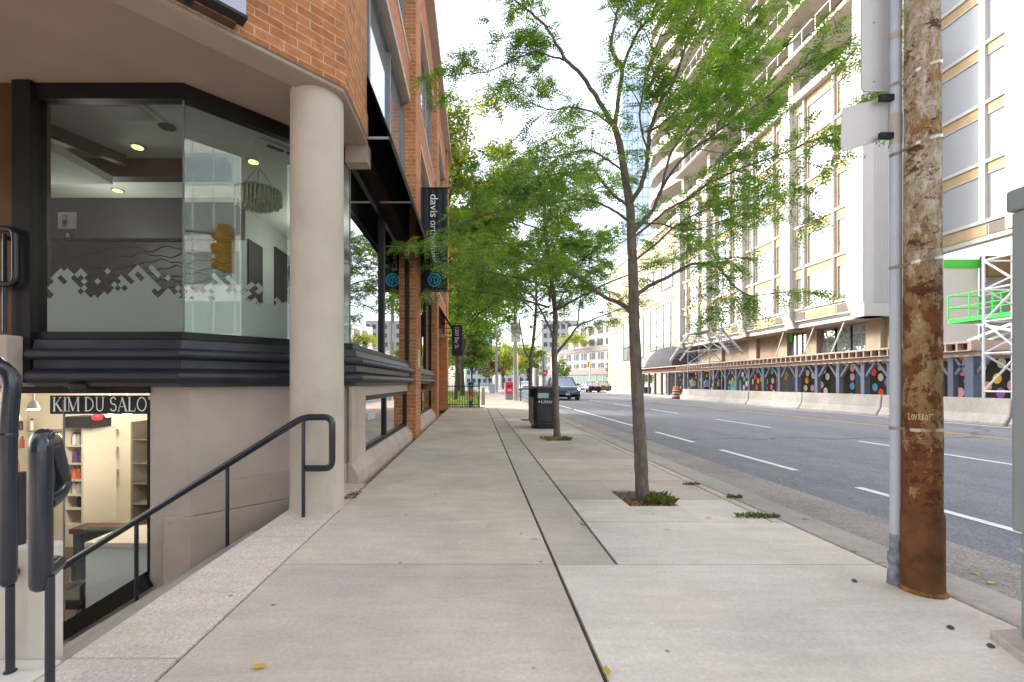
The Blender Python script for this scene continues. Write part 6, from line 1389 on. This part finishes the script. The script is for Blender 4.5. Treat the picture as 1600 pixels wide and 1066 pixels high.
# ================================================================== VEHICLES
LIT = emit('lit_headlight', (1,.93,.8), 4)
def car(lab, cat, loc, head, paint, kind='suv', W=1.92, L=4.8, Ht=1.75):
    """built along +y = forward, at the origin, then turned"""
    t = thing('parked_car' if 'parked' in lab else 'car', lab, cat, (0,0,0)); hw = W/2; zb = .24
    suv = kind == 'suv'; belt = .62*Ht if suv else .64*Ht
    def sec(y, w, z0, z1, rd=.10):
        return [V(-w+rd,y,z0),V(w-rd,y,z0),V(w,y,z0+rd),V(w*1.0,y,(z0+z1)/2),V(w*.95,y,z1-rd),V(w*.95-rd,y,z1),V(-w*.95+rd,y,z1),V(-w*.95,y,z1-rd),V(-w,y,(z0+z1)/2),V(-w,y,z0+rd)]
    hz = belt-.06; b = MB()
    b.loft([sec(L/2,hw*.80,zb+.08,hz*.82),sec(L/2-.12,hw*.93,zb,hz*.92),sec(L/2-.5,hw*.99,zb,hz),sec(L*.18,hw,zb,belt),sec(-L*.3,hw,zb,belt+.02),sec(-L/2+.25,hw*.98,zb,belt),sec(-L/2,hw*.88,zb+.08,belt-.1)]); body = b.build('body', paint, t, smooth=True, ang=50)
    y0, y1, y2, y3 = (L*.21, L*.05, -L*.36, -L*.47) if suv else (L*.20, L*.02, -L*.22, -L*.40); rt = Ht-.06
    def gs(y, w, z0, z1, wt): return [V(-w,y,z0),V(w,y,z0),V(wt,y,z1),V(-wt,y,z1)]
    b = MB(); wb = hw*.93; wt = hw*.74
    b.add([V(-wb,y0,belt-.02),V(wb,y0,belt-.02),V(wt,y1,rt),V(-wt,y1,rt),V(-wb,y3,belt-.02),V(wb,y3,belt-.02),V(wt,y2,rt),V(-wt,y2,rt)], [(0,1,2,3),(5,4,7,6),(1,5,6,2),(4,0,3,7),(3,2,6,7)]); b.build('window', CARG, t)
    b = MB(); b.loft([[V(-wt*.99,y1+.05,rt-.03),V(wt*.99,y1+.05,rt-.03),V(wt*.99,y2-.05,rt-.03),V(-wt*.99,y2-.05,rt-.03)],[V(-wt*.97,y1,rt+.02),V(wt*.97,y1,rt+.02),V(wt*.97,y2,rt+.02),V(-wt*.97,y2,rt+.02)],[V(-wt*.8,y1-.1,rt+.06),V(wt*.8,y1-.1,rt+.06),V(wt*.8,y2+.1,rt+.06),V(-wt*.8,y2+.1,rt+.06)]])
    for sx in (-1,1):
        for ya, yb in ((y0,y1),(y3,y2)): b.beam((sx*wb,ya,belt),(sx*wt,yb,rt), .07,.08)
        ym = (y1+y2)/2; b.beam((sx*wb*1.005,ym,belt),(sx*wt*1.005,ym,rt), .05,.09)
    b.build('roof', paint, t, smooth=True)
    wr = .36 if suv else .32
    for sx in (-1,1):
        for y in (L*.31,-L*.29):
            b = MB(); b.tube([(sx*(hw-.22),y,wr),(sx*(hw+.01),y,wr)], wr, 22); wl = b.build('wheel', TYRE, t, smooth=True)
            b = MB(); b.tube([(sx*(hw-.02),y,wr),(sx*(hw+.02),y,wr)], wr*.62, 16); o = b.build('rim', RIM, t, smooth=True); o.parent = wl
        b = MB(); b.obox((sx*hw*.72,L/2-.10,hz*.78), (V(1,0,0),V(0,1,0),V(0,0,1)), (.17,.06,.075)); b.build('headlight', LIT if 'headlights' in lab else LAMP, t, bevel=.02)
        b = MB(); b.obox((sx*hw*.80,-L/2+.06,belt-.25), (V(1,0,0),V(0,1,0),V(0,0,1)), (.12,.06,.12)); b.build('tail_light', TAIL, t, bevel=.02)
        b = MB(); b.obox((sx*(hw+.10),y0-.15,belt+.08), (V(1,0,0),V(0,1,0),V(0,0,1)), (.10,.06,.07)); b.build('mirror', paint, t, bevel=.02)
    b = MB(); b.box(-hw*.5,hw*.5,L/2-.06,L/2+.01,hz*.66,hz*.82); b.build('grille', BLKM, t); b = MB(); b.box(-hw*.5,hw*.5,L/2+.0,L/2+.02,hz*.73,hz*.75); b.lathe((0,L/2+.01,hz*.70), [(.0,0),(.05,.03),(0,.06)], 8); b.build('grille_trim', RIM, t)
    b = MB(); b.box(-hw*.92,hw*.92,L/2-.2,L/2-.0,zb-.02,zb+.22); b.box(-hw*.92,hw*.92,-L/2+.02,-L/2+.2,zb-.02,zb+.2); builds(b, 'bumper', BLKM, t, bevel=.03)
    b = MB(); b.box(-.16,.16,L/2-.0,L/2+.03,.40,.52); b.box(-.16,.16,-L/2-.02,-L/2+.02,.75,.87); b.build('number_plate', WHITE, t)
    t.location = loc; t.rotation_euler = (0,0,head); return t
PB_ = pbr('dark_blue_car_paint', (.045,.085,.15), .2, .35, var=.05, coat=.9); PS_ = pbr('silver_car_paint', (.5,.52,.55), .25, .4, var=.05, coat=.8); PD_ = pbr('black_car_paint', (.02,.022,.035), .2, .3, var=.05, coat=.8); PM_ = pbr('maroon_car_paint', (.10,.03,.035), .25, .3, var=.05, coat=.8)
car('dark blue sport utility vehicle driving towards the viewer with its headlights on', 'car', (6.75,35.4,RZ), pi, PB_, 'suv', 1.98, 4.9, 1.78)
car('silver car following far behind the dark blue vehicle', 'car', (7.9,72,RZ), pi, PS_, 'sedan', 1.85, 4.6, 1.55)
car('maroon car queuing far away, left of the black sedan', 'car', (14.4,70,RZ), 0, PM_, 'sedan', 1.8, 4.5, 1.45)
car('black sedan seen from behind, waiting at the far intersection', 'car', (15.3,61,RZ), .12, PD_, 'sedan', 1.9, 4.6, 1.45)
car('dark car beside the black sedan at the far intersection', 'car', (18.0,66,RZ), .25, pbr('charcoal_car_paint', (.05,.05,.055), .3, .3, var=.05, coat=.6), 'sedan', 1.8, 4.5, 1.5)
car('dark blue pickup like car crossing the far intersection sideways', 'car', (28.5,93,RZ), -pi/2+.15, PB_, 'suv', 1.95, 5.2, 1.7)

# ================================================================== PEOPLE (behind the barriers)
def person(lab, loc, head, shirt, pants, hair, skin=(.45,.28,.2), h=1.68, lean=.0):
    t = thing('person', lab, 'person', (0,0,0)); k = h/1.75
    J = {'pel':(0,0,.95),'sp':(0,.02,1.15),'ch':(0,.01+lean*.3,1.36),'nk':(0,lean*.5,1.52),'hd':(0,.02+lean*.6,1.62),'tp':(0,.02+lean*.6,1.74),
         'hl':(-.09,0,.92),'kl':(-.10,.10,.50),'al':(-.10,-.04,.08),'tl':(-.11,.12,.03),'hr':(.09,0,.92),'kr':(.10,.0,.49),'ar':(.10,-.20,.10),'tr':(.11,-.06,.03),
         'sl':(-.19,lean*.4,1.42),'el':(-.25,-.08,1.15),'wl':(-.24,.06,.92),'fl':(-.23,.10,.84),'sr':(.19,lean*.4,1.42),'er':(.25,.05,1.15),'wr':(.24,.18,.94),'fr':(.23,.22,.86)}
    Rd = {'pel':.13,'sp':.12,'ch':.14,'nk':.052,'hd':.085,'tp':.06,'hl':.085,'kl':.055,'al':.04,'tl':.035,'hr':.085,'kr':.055,'ar':.04,'tr':.035,'sl':.058,'el':.04,'wl':.028,'fl':.022,'sr':.058,'er':.04,'wr':.028,'fr':.022}
    Ed = [('pel','sp'),('sp','ch'),('ch','nk'),('nk','hd'),('hd','tp'),('pel','hl'),('hl','kl'),('kl','al'),('al','tl'),('pel','hr'),('hr','kr'),('kr','ar'),('ar','tr'),('ch','sl'),('sl','el'),('el','wl'),('wl','fl'),('ch','sr'),('sr','er'),('er','wr'),('wr','fr')]
    def grow(name, keys, edges, mat, f=1.0, root=None):
        me = bpy.data.meshes.new(name); ks = list(keys); me.from_pydata([tuple(c*k for c in J[q]) for q in ks], [(ks.index(a), ks.index(b)) for a, b in edges], []); me.materials.append(mat)
        o = bpy.data.objects.new(name, me); C.objects.link(o); o.parent = t; sk = o.modifiers.new('skin','SKIN'); sk.use_smooth_shade = True
        for i, q in enumerate(ks):
            v = me.skin_vertices[0].data[i]; v.radius = (Rd[q]*k*f*(1.25 if q in ('pel','sp','ch') else 1), Rd[q]*k*f); v.use_root = (q == (root or ks[0]))
        s = o.modifiers.new('smooth','SUBSURF'); s.levels = 1; s.render_levels = 2; return o
    grow('body', J, Ed, pbr('skin', skin, .55, var=.05))
    up = ['pel','sp','ch','sl','el','sr','er']; grow('shirt', up, [e for e in Ed if e[0] in up and e[1] in up], pbr('shirt_cloth', shirt, .85, var=.1), 1.18)
    lo = ['pel','hl','kl','al','hr','kr','ar']; grow('trousers', lo, [e for e in Ed if e[0] in lo and e[1] in lo], pbr('trouser_cloth', pants, .85, var=.1), 1.15)
    hc = V(0,.02+lean*.6,1.665)*k; b = MB(); b.loft([[hc+V(.088*k*s_*cos(a*pi/6), -.015+.10*k*s_*sin(a*pi/6), dz*k) for a in range(12)] for s_, dz in ((.86,-.07),(1,-.0),(.92,.06),(.55,.10),(.1,.112))]); b.build('hair', pbr('hair', hair, .7), t, smooth=True)
    b = MB(); b.loft([[hc+V(sx*.014*k,.085*k+dy,dz*k) for sx in (-1,1) for dy in (0,)]+[hc+V(0,(.105)*k,dz*k-.01)] for dz in (-.0,-.035)]); b.build('nose', pbr('skin_nose', skin, .55), t)
    t.location = loc; t.rotation_euler = (0,0,head); return t
person('person in a light blue shirt with dark hair walking away behind the barriers', (18.0,35.0,RZ), .2, (.20,.32,.60), (.05,.06,.10), (.02,.015,.012))
person('person with dark hair in a white top carrying a dark backpack under the walkway', (19.0,34.9,RZ), 0, (.70,.68,.66), (.05,.05,.06), (.015,.012,.01), h=1.72)
pk = MB(); pk.loft([[V(19.0+sx*w,34.9-.20-dy,RZ+z) for sx, dy in ((-1,0),(-.8,.14),(.8,.14),(1,0))] for w, z in ((.13,.98),(.17,1.05),(.16,1.35),(.10,1.45))]); tag(pk.build('backpack', pbr('dark_backpack', (.03,.02,.05), .8), smooth=True), 'dark backpack worn by the person in white under the walkway', 'backpack')
person('person in a grey patterned top nearest the orange barrel behind the barriers', (17.7,36.6,RZ), .1, (.40,.43,.42), (.10,.10,.12), (.10,.07,.05), h=1.7)

# ================================================================== LIGHT, AIR, CAMERA
sc = bpy.context.scene
w = bpy.data.worlds.new('World'); sc.world = w; w.use_nodes = True; nt = w.node_tree; bg = nt.nodes['Background']
SE, SAZ = radians(31), radians(-60)          # sun height, and its bearing from +Y (negative = to the left)
sky = nt.nodes.new('ShaderNodeTexSky'); sky.sky_type = 'NISHITA'; sky.sun_disc = False; sky.sun_elevation = SE; sky.sun_rotation = SAZ; sky.air_density = 1.0; sky.dust_density = 2.5; sky.ozone_density = 1.0
hs = nt.nodes.new('ShaderNodeHueSaturation'); hs.inputs['Saturation'].default_value = .5; nt.links.new(sky.outputs[0], hs.inputs['Color'])
tc = nt.nodes.new('ShaderNodeTexCoord'); cn = noise(nt, tc.outputs['Generated'], 2.2, 7, .6, (1,1,2.6)); cf = ramp(nt, cn, [(.45,0.0),(.72,.72)])
cl = mixc(nt, hs.outputs[0], (4.9,5.0,5.35), cf); nt.links.new(cl, bg.inputs[0]); bg.inputs[1].default_value = .15
l = bpy.data.lights.new('sun', 'SUN'); l.energy = 1.4; l.angle = radians(11); l.color = (1,.93,.82); so = bpy.data.objects.new('sun', l); C.objects.link(so)
sd_ = V(sin(SAZ)*cos(SE), cos(SAZ)*cos(SE), sin(SE)); so.rotation_euler = sd_.to_track_quat('Z', 'Y').to_euler(); so.location = (-40,30,60)
cam = bpy.data.cameras.new('camera'); cam.sensor_width = 36; cam.lens = F*36/1600; cam.shift_x = (800-UC)/1600; cam.shift_y = (VC-533)/1600; cam.clip_end = 6000; cam.clip_start = .05
co = bpy.data.objects.new('camera', cam); C.objects.link(co); co.location = (0,0,H); co.rotation_euler = (pi/2,0,0); sc.camera = co
sc.view_settings.view_transform = 'Standard'; sc.view_settings.look = 'None'; sc.view_settings.exposure = 1.92; sc.view_settings.gamma = 1
sc.cycles.max_bounces = 8; sc.cycles.transparent_max_bounces = 16; sc.cycles.use_denoising = True
